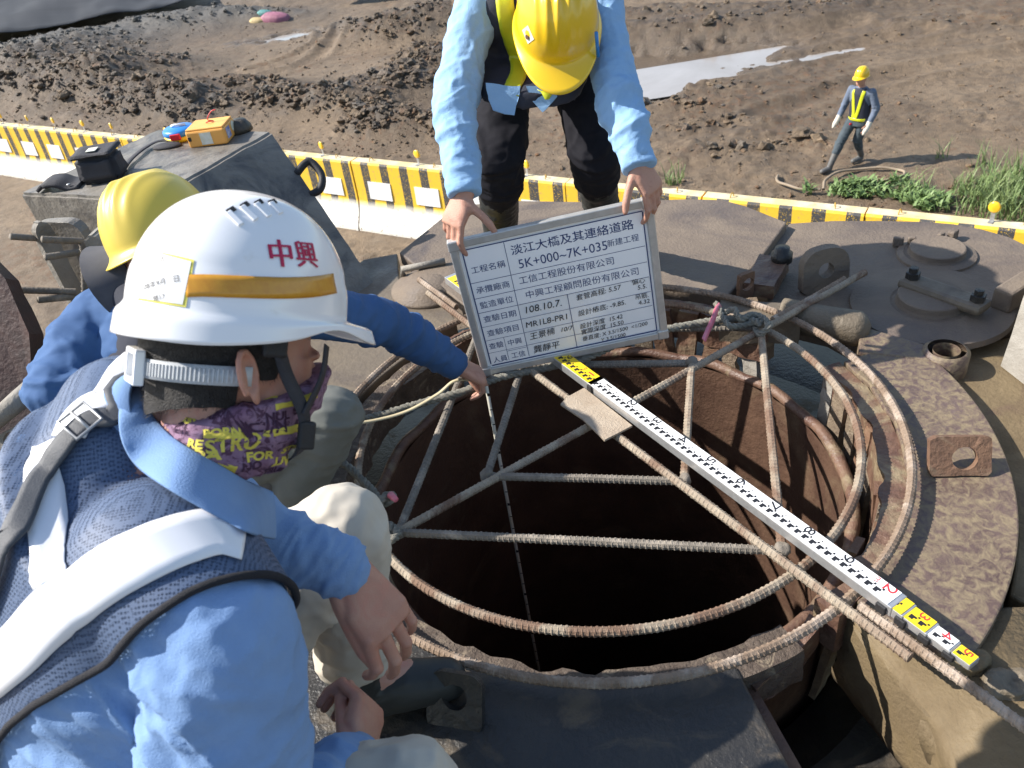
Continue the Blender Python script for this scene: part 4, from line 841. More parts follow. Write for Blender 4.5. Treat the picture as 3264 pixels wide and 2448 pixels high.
M_trim = mat('black_trim', (.012, .013, .018), (.02, .02, .026), 60, rough=.85, bump=.5, bscale=700)
M_hatw = mat('white_helmet', (.86, .87, .89), (.83, .84, .86), 3, rough=.22, coat=.6, c3=(.70, .68, .63), c3scale=14, c3at=(.66, .85))
M_haty = mat('yellow_helmet', (.80, .52, .012), (.76, .48, .012), 4, rough=.3, coat=.4, c3=(.62, .42, .10), c3scale=9, c3at=(.66, .8))
M_hatp = mat('faded_yellow_helmet', (.72, .55, .07), (.66, .50, .08), 4, rough=.4, coat=.2)
M_hair = mat('black_hair', (.014, .012, .011), (.03, .026, .023), 120, rough=.55, bump=.6, bscale=500)
M_glove = mat('white_glove', (.62, .58, .50), (.55, .50, .42), 20, rough=.9)

def capsule(bm, a, b, ra, rb, seg=14):
    a, b = V(a), V(b); d = b-a; L = d.length; t = d/L if L > 1e-6 else V((0, 0, 1)); x = t.orthogonal().normalized(); y = t.cross(x); prof = []
    for k in range(5): th = -math.pi/2+k*math.pi/8; prof.append((ra*math.cos(th), ra*math.sin(th)))
    for k in range(5): th = k*math.pi/8; prof.append((rb*math.cos(th), L+rb*math.sin(th)))
    rings = [[bm.verts.new(a+t*h+(x*math.cos(2*math.pi*k/seg)+y*math.sin(2*math.pi*k/seg))*max(r, 2e-4)) for k in range(seg)] for r, h in prof]
    for A, B in zip(rings, rings[1:]):
        for k in range(seg): bm.faces.new([A[k], A[(k+1) % seg], B[(k+1) % seg], B[k]])
    bm.faces.new(rings[0][::-1]); bm.faces.new(rings[-1])
def chain(bm, pts, seg=14):           # pts: list of (point, radius)
    for (a, ra), (b, rb) in zip(pts, pts[1:]): capsule(bm, a, b, ra, rb, seg)
def loft(bm, secs, seg=28, pw=2.3):   # secs: (centre, ex, ey, rx, ry); superellipse sections
    rings = []
    for c, ex, ey, rx, ry in secs:
        c, ex, ey = V(c), V(ex), V(ey); r = []
        for k in range(seg):
            a = 2*math.pi*k/seg; cx, sx = math.cos(a), math.sin(a); p = 2/pw
            r.append(bm.verts.new(c+ex*rx*math.copysign(abs(cx)**p, cx)+ey*ry*math.copysign(abs(sx)**p, sx)))
        rings.append(r)
    for A, B in zip(rings, rings[1:]):
        for k in range(seg): bm.faces.new([A[k], A[(k+1) % seg], B[(k+1) % seg], B[k]])
    bm.faces.new(rings[0][::-1]); bm.faces.new(rings[-1])
def ellipsoid(bm, c, ex, ey, ez, rx, ry, rz, sub=3):
    t = bmesh.new(); bmesh.ops.create_icosphere(t, subdivisions=sub, radius=1); mp = {}
    for v in t.verts: mp[v.index] = bm.verts.new(V(c)+V(ex)*v.co.x*rx+V(ey)*v.co.y*ry+V(ez)*v.co.z*rz)
    for f in t.faces: bm.faces.new([mp[v.index] for v in f.verts])
    t.free()
def remesh(name, bm, voxel, it=6, fac=.5):
    bmesh.ops.recalc_face_normals(bm, faces=bm.faces); me = bpy.data.meshes.new('tmp'); bm.to_mesh(me); bm.free(); o = bpy.data.objects.new('tmp', me); COL.objects.link(o)
    r = o.modifiers.new('r', 'REMESH'); r.mode = 'VOXEL'; r.voxel_size = voxel
    if it: s = o.modifiers.new('s', 'SMOOTH'); s.factor = fac; s.iterations = it
    dg = bpy.context.evaluated_depsgraph_get(); out = bpy.data.meshes.new_from_object(o.evaluated_get(dg)); out.name = name
    bpy.data.objects.remove(o); bpy.data.meshes.remove(me); return out
def arr(me):
    n = len(me.vertices); co = np.empty(n*3); me.vertices.foreach_get('co', co); no = np.empty(n*3); me.vertices.foreach_get('normal', no); return co.reshape(-1, 3), no.reshape(-1, 3)
def wrinkle(me, specs, base=.0015, bf=14):
    """folds: (centre, radius, axis along which folds repeat, amplitude, folds per metre)"""
    co, no = arr(me); d = base*(fbm(co*bf, 3)+.7*(1-2*np.abs(vnoise(co*bf*1.8+5)))+.25*(1-2*np.abs(vnoise(co*bf*4.3+9))))
    for c, r, ax, amp, fr in specs:
        c, ax = np.array(c), np.array(V(ax).normalized()); w_ = np.exp(-((co-c)**2).sum(1)/(r*r)); al = (co@ax)[:, None]*ax
        wp = co+.030*np.stack([vnoise(co*11+3), vnoise(co*11+8), vnoise(co*11+15)], 1)
        p = (wp-al)*(fr*.33)+al*fr*1.15
        f = 1-np.abs(vnoise(p+fr))*2.0; f2 = 1-np.abs(vnoise(p*1.9+31))*2.0
        g = np.maximum(0, 1-np.abs(vnoise(p*.8+77))*4.5); g2 = np.maximum(0, 1-np.abs(vnoise(p*1.5+177))*5)
        d = d+amp*w_*(np.sign(f)*np.abs(f)**1.4*.7+.25*f2-.3+.75*g+.35*g2)
    co = co+no*d[:, None]; me.vertices.foreach_set('co', co.ravel()); me.update(); return me
def bvh(o):
    me = o.data; return BVHTree.FromPolygons([v.co.copy() for v in me.vertices], [tuple(p.vertices) for p in me.polygons])
def cast(B, x, y, d0=0.0):
    d = ray(x, y).normalized(); h = B.ray_cast(CAM+d*d0, d); return (h[0], h[1]) if h[0] is not None else (None, None)
def ribbon(name, B, pts, width, lift, m_, parent, n=10, t=.0015, near=.4, smooth=True, ends=None):
    """flat band laid on a surface along a line of points"""
    P = spline(pts, n) if n > 1 else [V(p) for p in pts]; q = bmesh.new(); rows = []; C5 = (-1, -.5, 0, .5, 1)
    for i, p in enumerate(P):
        h = B.find_nearest(p, near); 
        if h[0] is None: continue
        d = (P[min(i+1, len(P)-1)]-P[max(i-1, 0)]).normalized(); s = d.cross(h[1]).normalized(); w_ = width(i/(len(P)-1)) if callable(width) else width; row = []
        for k in C5:
            e = h[0]+s*k*w_/2; g = B.find_nearest(e, near); gp_ = g[0] if g[0] is not None else e; gn = g[1] if g[0] is not None else h[1]
            gp_ = e.lerp(gp_, .85)
            row.append((q.verts.new(gp_+gn*lift), q.verts.new(gp_+gn*(lift+t))))
        rows.append(row)
    for a, b in zip(rows, rows[1:]):
        for k in range(4):
            q.faces.new([a[k][1], a[k+1][1], b[k+1][1], b[k][1]]); q.faces.new([a[k][0], b[k][0], b[k+1][0], a[k+1][0]])
        q.faces.new([a[0][0], a[0][1], b[0][1], b[0][0]]); q.faces.new([a[4][0], b[4][0], b[4][1], a[4][1]])
    for e in (rows[0], rows[-1]):
        for k in range(4): q.faces.new([e[k][0], e[k+1][0], e[k+1][1], e[k][1]])
    return obj(name, q, m_, parent, smooth)
def decal(name, B, body, size, centre, nrm, up, m_, parent, lift=.0008, sx=1.0, bold=0, sub=.01):
    """lettering laid onto a curved surface"""
    me = textmesh(body, size, bold=bold); q = bmesh.new(); q.from_mesh(me); bmesh.ops.triangulate(q, faces=q.faces)
    dense(q, sub); n = V(nrm).normalized(); ey = (V(up)-n*V(up).dot(n)).normalized(); ex = ey.cross(n)
    for v in q.verts:
        p = V(centre)+ex*v.co.x*sx+ey*v.co.y; h = B.ray_cast(p+n*.06, -n)
        v.co = h[0]+h[1]*lift if h[0] is not None else p
    return obj(name, q, m_, parent, False, recalc=False)
def cutmesh(me, keep):                 # keep(co array, polygon centres) -> bool per polygon
    q = bmesh.new(); q.from_mesh(me); q.faces.ensure_lookup_table(); cs = np.array([tuple(f.calc_center_median()) for f in q.faces]); k = keep(cs)
    bmesh.ops.delete(q, geom=[f for f, b in zip(q.faces, k) if not b], context='FACES')
    for _ in range(5):
        for v in q.verts:
            if v.is_boundary:
                e = [x.other_vert(v).co for x in v.link_edges if x.is_boundary]
                if len(e) == 2: v.co = v.co*.4+(e[0]+e[1])*.3
    out = bpy.data.meshes.new('cut'); q.to_mesh(out); q.free(); return out

def hand(bm, wrist, d, n, side, curls, k=1.0, thumb=(.6, .35, .35), spread=1.0, tdir=None):
    """d: wrist to knuckles, n: back of the hand, side: +1/-1 = thumb along +-(d x n); curls: per finger (base, mid, tip) in radians"""
    wrist, d = V(wrist), V(d).normalized(); n = (V(n)-d*V(n).dot(d)).normalized(); s = d.cross(n)*side
    loft(bm, [(wrist-d*.012*k, s, n, .027*k, .020*k), (wrist+d*.015*k, s, n, .030*k, .0195*k), (wrist+d*.045*k+s*.003*k, s, n, .039*k, .0175*k), (wrist+d*.078*k, s, n, .042*k, .0155*k), (wrist+d*.096*k, s, n, .038*k, .012*k)], 20, 2.6)
    ellipsoid(bm, wrist+d*.035*k+s*.024*k-n*.010*k, s, d, n, .017*k, .028*k, .015*k, 2)
    tips = []
    for i, (o, ln, r) in enumerate(((.033, (.043, .026, .021), .0090), (.0112, (.047, .030, .022), .0092), (-.0112, (.043, .028, .021), .0088), (-.032, (.034, .021, .019), .0078))):
        p = wrist+d*((.088, .092, .088, .080)[i])*k+s*o*k; a = 0; dd = (d+s*(o*2.2*spread)).normalized(); rr = r*k; P = [(p-dd*.02*k, rr*1.05), (p, rr*1.08)]
        for j in range(3):
            a += curls[i][j]; v = dd*math.cos(a)-n*math.sin(a); p = p+v*ln[j]*k; P.append((p, rr*(1.0, .92, .80)[j]))
        ellipsoid(bm, P[1][0]+n*.002*k-d*.004*k, s, d, n, .0088*k, .011*k, .0105*k, 2); capsule(bm, wrist+d*.02*k+s*o*.45*k+n*.0150*k, P[1][0]+n*.0065*k, .0035*k, .0042*k, 8); ellipsoid(bm, P[2][0]+n*.001*k, s, d, n, rr*1.06, rr*1.2, rr*1.08, 2); chain(bm, P, 12); tips.append((P[-1][0], v.copy(), (dd*math.sin(a)+n*math.cos(a))))
    p = wrist+d*.028*k+s*.030*k-n*.006*k; v = tdir.normalized() if tdir is not None else (s*thumb[0]+d*.75-n*thumb[1]).normalized(); P = [(p-v*.015*k, .0125*k), (p, .0135*k)]
    for j, ln in enumerate((.040, .032, .026)):
        p = p+v*ln*k; P.append((p, (.0115, .0112, .0085)[j]*k)); v = (v+(d*.25-s*.22*thumb[2]/.35-n*.10)*.55).normalized()
    chain(bm, P, 12); return tips, P
def head(bm, c, f, u, k=1.0, ear=True, jaw=True):
    f, u = V(f).normalized(), V(u).normalized(); u = (u-f*u.dot(f)).normalized(); s = f.cross(u)      # s = the person's right
    ellipsoid(bm, c+u*.02*k-f*.008*k, s, f, u, .078*k, .098*k, .098*k, 4)
    loft(bm, [(c+u*.01*k+f*.030*k, s, f, .066*k, .062*k), (c-u*.035*k+f*.034*k, s, f, .064*k, .060*k), (c-u*.075*k+f*.042*k, s, f, .054*k, .052*k), (c-u*.105*k+f*.052*k, s, f, .036*k, .036*k)], 24, 2.2)
    capsule(bm, c-u*.005*k+f*.094*k, c-u*.036*k+f*.106*k, .009*k, .013*k, 10)                       # nose
    ellipsoid(bm, c+u*.012*k+f*.086*k, s, f, u, .05*k, .012*k, .010*k, 2)                            # brow
    ellipsoid(bm, c-u*.062*k+f*.094*k, s, f, u, .022*k, .010*k, .007*k, 2); ellipsoid(bm, c-u*.073*k+f*.092*k, s, f, u, .018*k, .010*k, .007*k, 2)   # lips
    capsule(bm, c-u*.03*k-f*.02*k, c-u*.12*k-f*.03*k, .056*k, .052*k, 18)                           # neck
    if ear:
        for g in (-1, 1):
            e = c-u*.012*k-f*.004*k+s*g*.079*k; eu = (u*.96-f*.26).normalized(); ef = (f*.75+u*.2+s*g*.0).normalized(); out = (s*g*.86-f*.5).normalized(); ax = (-out.cross(eu)).normalized()*g
            back = (-f*.8+s*g*.6).normalized()
            P = []
            for a in np.linspace(-.35, 1.30, 15)*math.pi:
                P.append((e+eu*(.027*math.sin(a)+.002)*k+back*(-.015*math.cos(a)+.011)*k+s*g*.004*k, .0043*k))
            chain(bm, P, 8); ellipsoid(bm, e+back*.012*k-s*g*.002*k, eu, back, s, .024*k, .014*k, .004*k, 2); ellipsoid(bm, e-eu*.024*k+back*.003*k+s*g*.003*k, eu, back, s, .011*k, .009*k, .006*k, 2)
def helmet(c, f, u, m_, parent, k=1.0, style='ribs', name='hard_hat'):
    """c: centre of the rim plane, f: front, u: top"""
    f, u = V(f).normalized(), V(u).normalized(); u = (u-f*u.dot(f)).normalized(); s = f.cross(u); nu, nv = 96, 40; rows = []
    q = bmesh.new()
    for j in range(nv+1):
        v = j/nv; row = []
        for i in range(nu):
            a = 2*math.pi*i/nu; cf, sf = math.cos(a), math.sin(a)          # a = 0 front
            rx, ry, hh = .130, .108, .142
            front = max(0, cf)**2.2; back = max(0, -cf)
            if v < .80:
                w_ = v/.80; th = w_*math.pi/2; rr = math.sin(th)**.90; z = hh*math.cos(th)**.92
                x, y = rx*rr*cf, ry*rr*sf
                if style == 'ribs':
                    for yy, am in ((0, .009), (.028, .007), (-.028, .007), (.056, .005), (-.056, .005)):
                        z += am*math.exp(-((y-yy)/.0068)**2)*smooth01(.10, .30, w_)*(1-smooth01(.72, .95, w_)) if True else 0
                    z += .003*math.exp(-(y/.05)**2)*(1-w_)
                elif style == 'vent':
                    b_ = math.exp(-((abs(y)-.060)/.016)**2)*math.exp(-((x-.01)/.075)**4); z += .007*b_*(1-smooth01(.75, .95, w_))
                    g_ = math.exp(-((w_-.80)/.03)**2); x *= 1-.012*g_; y *= 1-.012*g_
            else:
                w_ = (v-.80)/.20
                if style == 'ribs': brim = .012+.058*front**1.4+.010*back**2; drop = -.010-.35*(.030*back**2+.012)-.014*front
                else:
                    ad = abs(math.degrees(math.atan2(sf, cf))); brim = .007+.040*front**1.8+.004*back**2
                    drop = -.024-.014*smooth01(60, 130, ad)+.016*math.exp(-((ad-52)/20)**2)-.004*front
                e = w_**1.0; ee = e**1.6 if style == 'ribs' else smooth01(0, .35, e)*.75+.25*e; x = cf*rx*(1+.008*w_)+cf*brim*ee; y = sf*ry*(1+.008*w_)+sf*brim*.7*ee; z = drop*e
            row.append(q.verts.new(V(c)+(f*x+s*y+u*z)*k))
        rows.append(row)
    for A, B in zip(rows, rows[1:]):
        for i in range(nu): q.faces.new([A[i], A[(i+1) % nu], B[(i+1) % nu], B[i]])
    bmesh.ops.remove_doubles(q, verts=rows[0], dist=.001)
    o = obj(name, q, m_, parent, True); so_ = o.modifiers.new('s', 'SOLIDIFY'); so_.thickness = .003*k; so_.offset = -1; return o

def cuff(E, W_, r, m_, parent, L=.062):
    """buttoned cuff: an open band round the wrist, crisp at its edge"""
    u = (V(W_)-V(E)).normalized(); c = V(W_)-u*(L-.006); q = bmesh.new(); n = 30; x = u.orthogonal().normalized(); y = u.cross(x); rows = []
    for j, (h, k) in enumerate(((0, 1.0), (.004, 1.05), (.02, 1.04), (.045, 1.01), (L, .99))):
        rows.append([q.verts.new(c+u*h+(x*math.cos(a)+y*math.sin(a))*r*k*(1+.03*math.sin(2*a+j*.3)+.008*math.sin(5*a+j))) for a in np.linspace(0, 2*math.pi, n, endpoint=False)])
    for A, B in zip(rows, rows[1:]):
        for k in range(n): q.faces.new([A[k], A[(k+1) % n], B[(k+1) % n], B[k]])
    o = obj('cuff', q, m_, parent, True); s_ = o.modifiers.new('s', 'SOLIDIFY'); s_.thickness = .0025; s_.offset = -1; return o
# ================================================================== board and measuring tape
bd = thing('notice_board', 'framed white inspection board with printed and handwritten chinese notes', 'notice board', (0, .35, 0))
_c = [(966, 524), (1409, 426), (1428, 730), (1028, 815)]; _d = [ray(*p) for p in _c]
_A = np.array([[-_d[1][i], _d[2][i], -_d[3][i]] for i in range(3)]); _s = np.linalg.solve(_A, -np.array(tuple(_d[0]))); _D = [1, *_s]
_P = [_d[i]*float(_D[i]) for i in range(4)]; _k = .55/(_P[1]-_P[0]).length; TL, TR, BR_, BLc = [CAM+p*_k for p in _P]
BX = (TR-TL).normalized(); BY0 = (TL-BLc).normalized(); BNn = BX.cross(BY0).normalized(); BY = BNn.cross(BX)
BW, BH = .55, (TL-BLc).length; BO = BLc.lerp(TL, 0)
BO = TL-BY*BH
def bp_(u, v, w_=0.0): return BO+BX*u+BY*v+BNn*w_        # board coordinates, u right, v up, w toward the viewer
RB = Matrix((BX, BY, BNn)).transposed()
def bbox(name, u0, u1, v0, v1, w0, w1, m_, bev=0, par=bd): q = bmesh.new(); box(q, bp_((u0+u1)/2, (v0+v1)/2, (w0+w1)/2), (u1-u0, v1-v0, w1-w0), RB); return obj(name, q, m_, par, bev=bev)
M_sheet = mat('whiteboard', (.88, .89, .90), (.85, .86, .87), 3, rough=.25, coat=.3); M_paper = mat('paper', (.92, .92, .93), (.89, .89, .90), 5, rough=.5); M_navy = mat('navy_line', (.02, .045, .16), rough=.5); M_frame = mat('grey_frame', (.55, .55, .54), (.46, .46, .45), 30, rough=.4, metal=.5)
fw = .022
bbox('panel', .01, BW-.01, .01, BH-.01, -.012, -.002, M_sheet)
for a in ((0, BW, BH-fw, BH), (0, BW, 0, fw), (0, fw, fw, BH-fw), (BW-fw, BW, fw, BH-fw)): bbox('frame_bar', *a, -.016, .006, M_frame, .003)
for a in ((-.002, .03, BH-.028, BH+.002), (BW-.03, BW+.002, BH-.028, BH+.002), (BW-.03, BW+.002, -.002, .028), (-.002, .03, -.002, .028)): bbox('corner_cap', *a, -.018, .0085, M_frame, .004)
# printed papers
UL, UR, VT, VB = .034, BW-.034, BH-.034, .034
xs = .142; rowsv = [VT, VT-.098, VT-.146, VT-.192, VT-.238, VT-.283, VT-.330, VB]
bbox('title_sheet', UL+.112, UR+.002, rowsv[3]-.001, VT+.002, -.0018, -.0008, M_paper); bbox('label_sheet', UL, UL+.111, VB-.004, VT+.002, -.0018, -.0010, M_paper)
def ln(u0, v0, u1, v1, t=.0016, w_=-.0004): 
    a, b = bp_(u0, v0, w_), bp_(u1, v1, w_); d = (b-a).normalized(); s = d.cross(BNn)*t/2; q = bmesh.new(); q.faces.new([q.verts.new(p) for p in (a-s, b-s, b+s, a+s)]); obj('ruled_line', q, M_navy, bd, recalc=False)
for v in rowsv[1:4]: ln(UL, v, UR, v)
for v in rowsv[4:6]: ln(UL, v, UR, v, .0012)
ln(UL, rowsv[6]+.005, UR, rowsv[6]+.005, .0011)
ln(UL, VT+.002, UR+.004, VT+.002, .003); ln(UL, VB-.006, UR+.004, VB-.006, .004); ln(UR+.004, VB-.006, UR+.004, VT, .003); ln(UL-.002, VB, UL-.002, VT, .003); ln(UL+.1115, VB, UL+.1115, VT, .0016)
U2 = UL+.252; ln(U2, VB-.004, U2, rowsv[3], .0018); ln(UL+.052, VB, UL+.052, rowsv[5], .0012); ln(UL+.052, rowsv[6], UL+.111, rowsv[6], .0012)
def tx(body, u, v, size, align='CENTER', m_=None, shear=0, bold=0, sx=1.0, rot=0.0, nm='lettering'):
    ex = BX*math.cos(rot)+BY*math.sin(rot); ey = -BX*math.sin(rot)+BY*math.cos(rot); settext(nm, body, size, bp_(u, v, -.0006), ex, ey, m_ or M_navy, bd, align, .0004, shear, bold, sx)
for i, (s, dv) in enumerate((('工程名稱', -.062), ('承攬廠商', -.124), ('監造單位', -.171), ('查驗日期', -.216), ('查驗項目', -.262))): tx(s, UL+.056, VT+dv, .0225, sx=1.06)
tx('查驗', UL+.026, VT-.305, .0215); tx('人員', UL+.028, VT-.352, .0215); tx('中興', UL+.080, VT-.306, .0215); tx('工信', UL+.082, VT-.350, .0215)
tx('淡江大橋及其連絡道路', UL+.292, VT-.030, .031, bold=.0002, sx=1.08); tx('5K+000~7K+035', UL+.260, VT-.073, .038, sx=.92); tx('新建工程', UL+.425, VT-.070, .022)
tx('工信工程股份有限公司', UL+.262, VT-.122, .0255, sx=1.05); tx('中興工程顧問股份有限公司', UL+.298, VT-.169, .0255, sx=1.05)
Hd = M_ink
tx('108.10.7.', UL+.178, VT-.214, .030, m_=Hd, shear=.15); tx('MR1L8-PR1', UL+.182, VT-.261, .026, m_=Hd, shear=.1)
tx('王景楠', UL+.160, VT-.300, .025, m_=Hd, shear=.2, rot=.05); tx('10/7', UL+.230, VT-.300, .020, m_=Hd, shear=.3); tx('龔靜平', UL+.165, VT-.346, .026, m_=Hd, shear=.15)
tx('套管高程: 5.57', U2+.085, VT-.208, .0205, m_=Hd, shear=.15, rot=.04); tx('偏心', U2+.200, VT-.200, .019, m_=Hd); tx('5.5.', U2+.208, VT-.219, .019, m_=Hd, shear=.1)
tx('設計樁底: -9.85.', U2+.088, VT-.258, .0205, m_=Hd, shear=.15, rot=.04); tx('吊筋.', U2+.204, VT-.248, .018, m_=Hd); tx('4.32', U2+.208, VT-.267, .019, m_=Hd, shear=.1)
tx('設計深度  15.42', U2+.080, VT-.300, .0185, m_=Hd, shear=.15, rot=.04); tx('實際深度  15.50', U2+.080, VT-.320, .0185, m_=Hd, shear=.15, rot=.04)
tx('垂直度: X 3.5/1500  <1/200', U2+.114, VT-.341, .0168, m_=Hd, shear=.15, rot=.04); tx('Y 3.5/1500', U2+.107, VT-.360, .0165, m_=Hd, shear=.15, rot=.03)
# tape hanging into the bore and its slack end
M_tape = mat('tape_white', (.72, .70, .62), (.60, .55, .42), 12, rough=.5); M_tapey = mat('tape_cream', (.55, .47, .30), (.45, .38, .24), 12, rough=.6)
mt = thing('measuring_tape', 'thin measuring tape let down into the dark bore from the hand', 'measuring tape', (-.285, .205, -.5))
HT = V((-.283, .205, .055)); 
q = bmesh.new(); strip(q, [HT, HT+V((0, 0, -.4)), HT+V((0, 0, -3.6))], .0105, V((.2, -.97, 0)).normalized(), .0012); obj('blade', q, M_tape, mt, True)
for k in range(24):
    z = HT.z-.03-.055*k; q = bmesh.new(); c = V((HT.x, HT.y, z))+V((.2, -.97, 0)).normalized()*.0018; box(q, c, (.010, .0008, .010 if k % 4 == 0 else .003), Matrix.Rotation(-.2, 3, 'Z')); obj('mark', q, M_ink, mt)
q = bmesh.new(); strip(q, spline([HT+V((-.01, 0, .02)), kn(985, 822, .09), kn(945, 852, .07), kn(880, 888, .055), kn(810, 908, .06), kn(740, 917, .08), kn(690, 918, .10)], 10), .009, V((0, -.5, .86)), .0012); obj('slack_end', q, M_tapey, mt, True)
# ================================================================== person C: bending over the board
def person_c():
    t_ = thing('person', 'person in yellow helmet and pale blue shirt bending to hold the board', 'person', (0, .9, -.02))
    LS, RS = dep(1030, 22, 2.2), dep(1292, 20, 2.2)        # image left / right shoulder
    LE, RE = dep(980, 235, 2.16), dep(1338, 225, 2.12); LW, RW = dep(1003, 415, 2.13), dep(1376, 345, 2.10)
    PV = V((.045, .93, .82)); hL, hR = PV+V((-.10, 0, -.03)), PV+V((.10, -.02, -.03)); kL, kR = dep(1075, 345, 2.42), dep(1283, 335, 2.44); aL, aR = V((-.175, .905, .10)), V((.205, .97, .10))
    ch = (LS+RS)/2+V((0, .05, .0)); sx = (RS-LS).normalized(); nk = (LS+RS)/2+V((0, -.05, .03)); HC = dep(1203, 78, 2.12)
    hf = (-UPV*.95-FWD*.30+RGT*.02).normalized(); hu = (UPV*.28-FWD*.95-RGT*.05).normalized()     # face looks down at the board
    # continuous body
    q = bmesh.new(); chain(q, [(hL, .075), (kL, .055), (aL, .04), (aL+V((0, -.12, -.06)), .035)]); chain(q, [(hR, .075), (kR, .055), (aR, .04), (aR+V((0, -.12, -.06)), .035)])
    chain(q, [(PV, .12), (PV.lerp(ch, .5), .115), (ch, .11), (nk, .06), (HC, .06)]); head(q, HC, hf, hu)
    chain(q, [(ch, .06), (LS, .055), (LE, .042), (LW, .028)]); chain(q, [(ch, .06), (RS, .055), (RE, .042), (RW, .028)])
    # hands on the board: left hand grips the left edge, thumb on top; right hand over the top right corner
    Lg = TL+BX*.012-BY*.03; d = (Lg+BY*.03-BX*.01-LW).normalized()
    dl = (TL-BX*.012-BY*.012-LW).normalized(); hand(q, LW, dl, (BNn*.65-BX*.75), -1, [(.35, .5, .3), (.4, .55, .3), (.45, .6, .3), (.5, .6, .3)], .98, tdir=(BX*.75-BY*.9+BNn*.25))
    dr = (TR+BX*.010-BY*.0-RW).normalized(); hand(q, RW, dr, (BNn*.75+BX*.65), 1, [(.30, .5, .35), (.35, .55, .35), (.4, .6, .35), (.45, .6, .35)], .98, tdir=(-BX*.55-BY*.85+BNn*.45))
    link('body', remesh('body', q, .004, 3), M_skinB, t_)
    # shirt
    q = bmesh.new(); fr = (PV-ch).normalized(); dn = sx.cross(fr)
    loft(q, [(PV+V((0, -.02, .02)), sx, V((0, 1, 0)), .175, .13), (PV.lerp(ch, .35), sx, dn, .17, .125), (PV.lerp(ch, .75), sx, dn, .185, .13), (ch, sx, dn, .185, .12), (ch.lerp(nk, .8), sx, dn, .10, .08)], 32)
    for S, E, W_ in ((LS, LE, LW), (RS, RE, RW)):
        chain(q, [(ch.lerp(S, .6), .080), (S, .066), (S.lerp(E, .5), .058), (E, .056), (E.lerp(W_, .5), .051), (E.lerp(W_, .86), .045)], 18)
        u = (W_-E).normalized(); lathe(q, [(.043, 0), (.046, .01), (.045, .05), (.040, .055)], E.lerp(W_, .80), u, 22)
    sh = remesh('shirt', q, .005, 5); w_ = []
    for S, E, W_ in ((LS, LE, LW), (RS, RE, RW)): w_ += [(E, .11, (W_-S)+V((.18, 0, 0)), .011, 13), (S.lerp(E, .4), .12, (E-S)+V((.3, 0, .05)), .010, 10), (E.lerp(W_, .6), .09, (W_-E)+V((.10, 0, 0)), .008, 15)]
    shirt = link('shirt', wrinkle(sh, w_, .004, 15), M_shirtC, t_)
    cuff(LE, LW, .043, M_shirtC, t_); cuff(RE, RW, .043, M_shirtC, t_); B = bvh(shirt)
    for pts in ([(1050, 180), (1088, 185), (1124, 185), (1120, 208), (1112, 250), (1090, 246), (1065, 238), (1054, 215)], [(1136, 185), (1170, 185), (1200, 185), (1204, 208), (1172, 242), (1150, 220)]):
        q = bmesh.new(); slab(q, [dep(x, y, 2.150+.0004*(y-200)) for x, y in pts], FWD, .004); dense(q, .02); o = obj('shirt_tail', q, M_shirtC, t_); rough_up(o, .006, 25)
    # vest: shell over chest and back
    q = bmesh.new(); loft(q, [(dep(1135, 186, 2.24), sx, V((0, .9, .3)), .150, .115), (dep(1140, 150, 2.24), sx, V((0, 1, .2)), .165, .135), (PV+V((0, -.05, .03)), sx, V((0, 1, .2)), .18, .145), (PV.lerp(ch, .4), sx, dn, .19, .15), (PV.lerp(ch, .75), sx, dn, .20, .155), (ch, sx, dn, .185, .15), (ch.lerp(nk, .7), sx, dn, .12, .10)], 36)
    capsule(q, ch, ch.lerp(LS, .62), .10, .092, 20); capsule(q, ch, ch.lerp(RS, .62), .10, .092, 20)
    v = remesh('vest', q, .008, 4); v = wrinkle(v, [(PV, .2, V((1, 0, .3)), .008, 14)], .003); vest = link('vest', v, M_navyvest, t_); B = bvh(vest)
    def hits(P): 
        r = []
        for x, y in P:
            h, n = cast(B, x, y)
            if h is not None: r.append(h)
        return r
    for P, nm in (([(1082, -60), (1088, -20), (1093, 30), (1103, 80), (1118, 125), (1120, 160), (1103, 203)], 'reflective_band'), ([(1290, -60), (1285, -20), (1278, 30), (1262, 80), (1232, 130), (1200, 180), (1172, 205)], 'reflective_band')):
        h = hits(P)
        if len(h) > 2: ribbon(nm, B, h, .046, .003, M_lime, t_, 6)
    # trousers
    q = bmesh.new(); loft(q, [(PV+V((0, 0, .04)), V((1, 0, 0)), V((0, 1, 0)), .165, .12), (PV+V((0, 0, -.04)), V((1, 0, 0)), V((0, 1, 0)), .17, .125), (PV+V((0, -.01, -.10)), V((1, 0, 0)), V((0, 1, 0)), .15, .10)], 28)
    for h, k_, a in ((hL, kL, aL), (hR, kR, aR)):
        top = a.lerp(k_, .66); chain(q, [(h, .095), (h.lerp(k_, .5), .082), (k_, .073), (k_.lerp(top, .6), .075), (top, .060)], 20)
    tr = remesh('trousers', q, .007, 6); tr = wrinkle(tr, [(kL, .14, kL-aL, .014, 16), (kR, .14, kR-aR, .014, 16), (hL, .12, V((.5, 0, 1)), .008, 14)], .004); link('trousers', tr, M_blacktr, t_)
    for a, k_ in ((aL, kL), (aR, kR)):
        q = bmesh.new(); top = a.lerp(k_, .74); fwd = V((random.uniform(-.1, .1), -1, 0)).normalized()
        P = [(top, .062), (a.lerp(k_, .5), .060), (a.lerp(k_, .22), .052), (a, .050)]
        chain(q, P, 20); chain(q, [(a+V((0, .03, -.05)), .045), (a+fwd*.10+V((0, 0, -.065)), .045), (a+fwd*.17+V((0, 0, -.075)), .038)], 16)
        me = remesh('boot', q, .005, 3); me = wrinkle(me, [(a.lerp(k_, .4), .2, k_-a, .005, 45)], .001); link('boot', me, M_boot, t_)
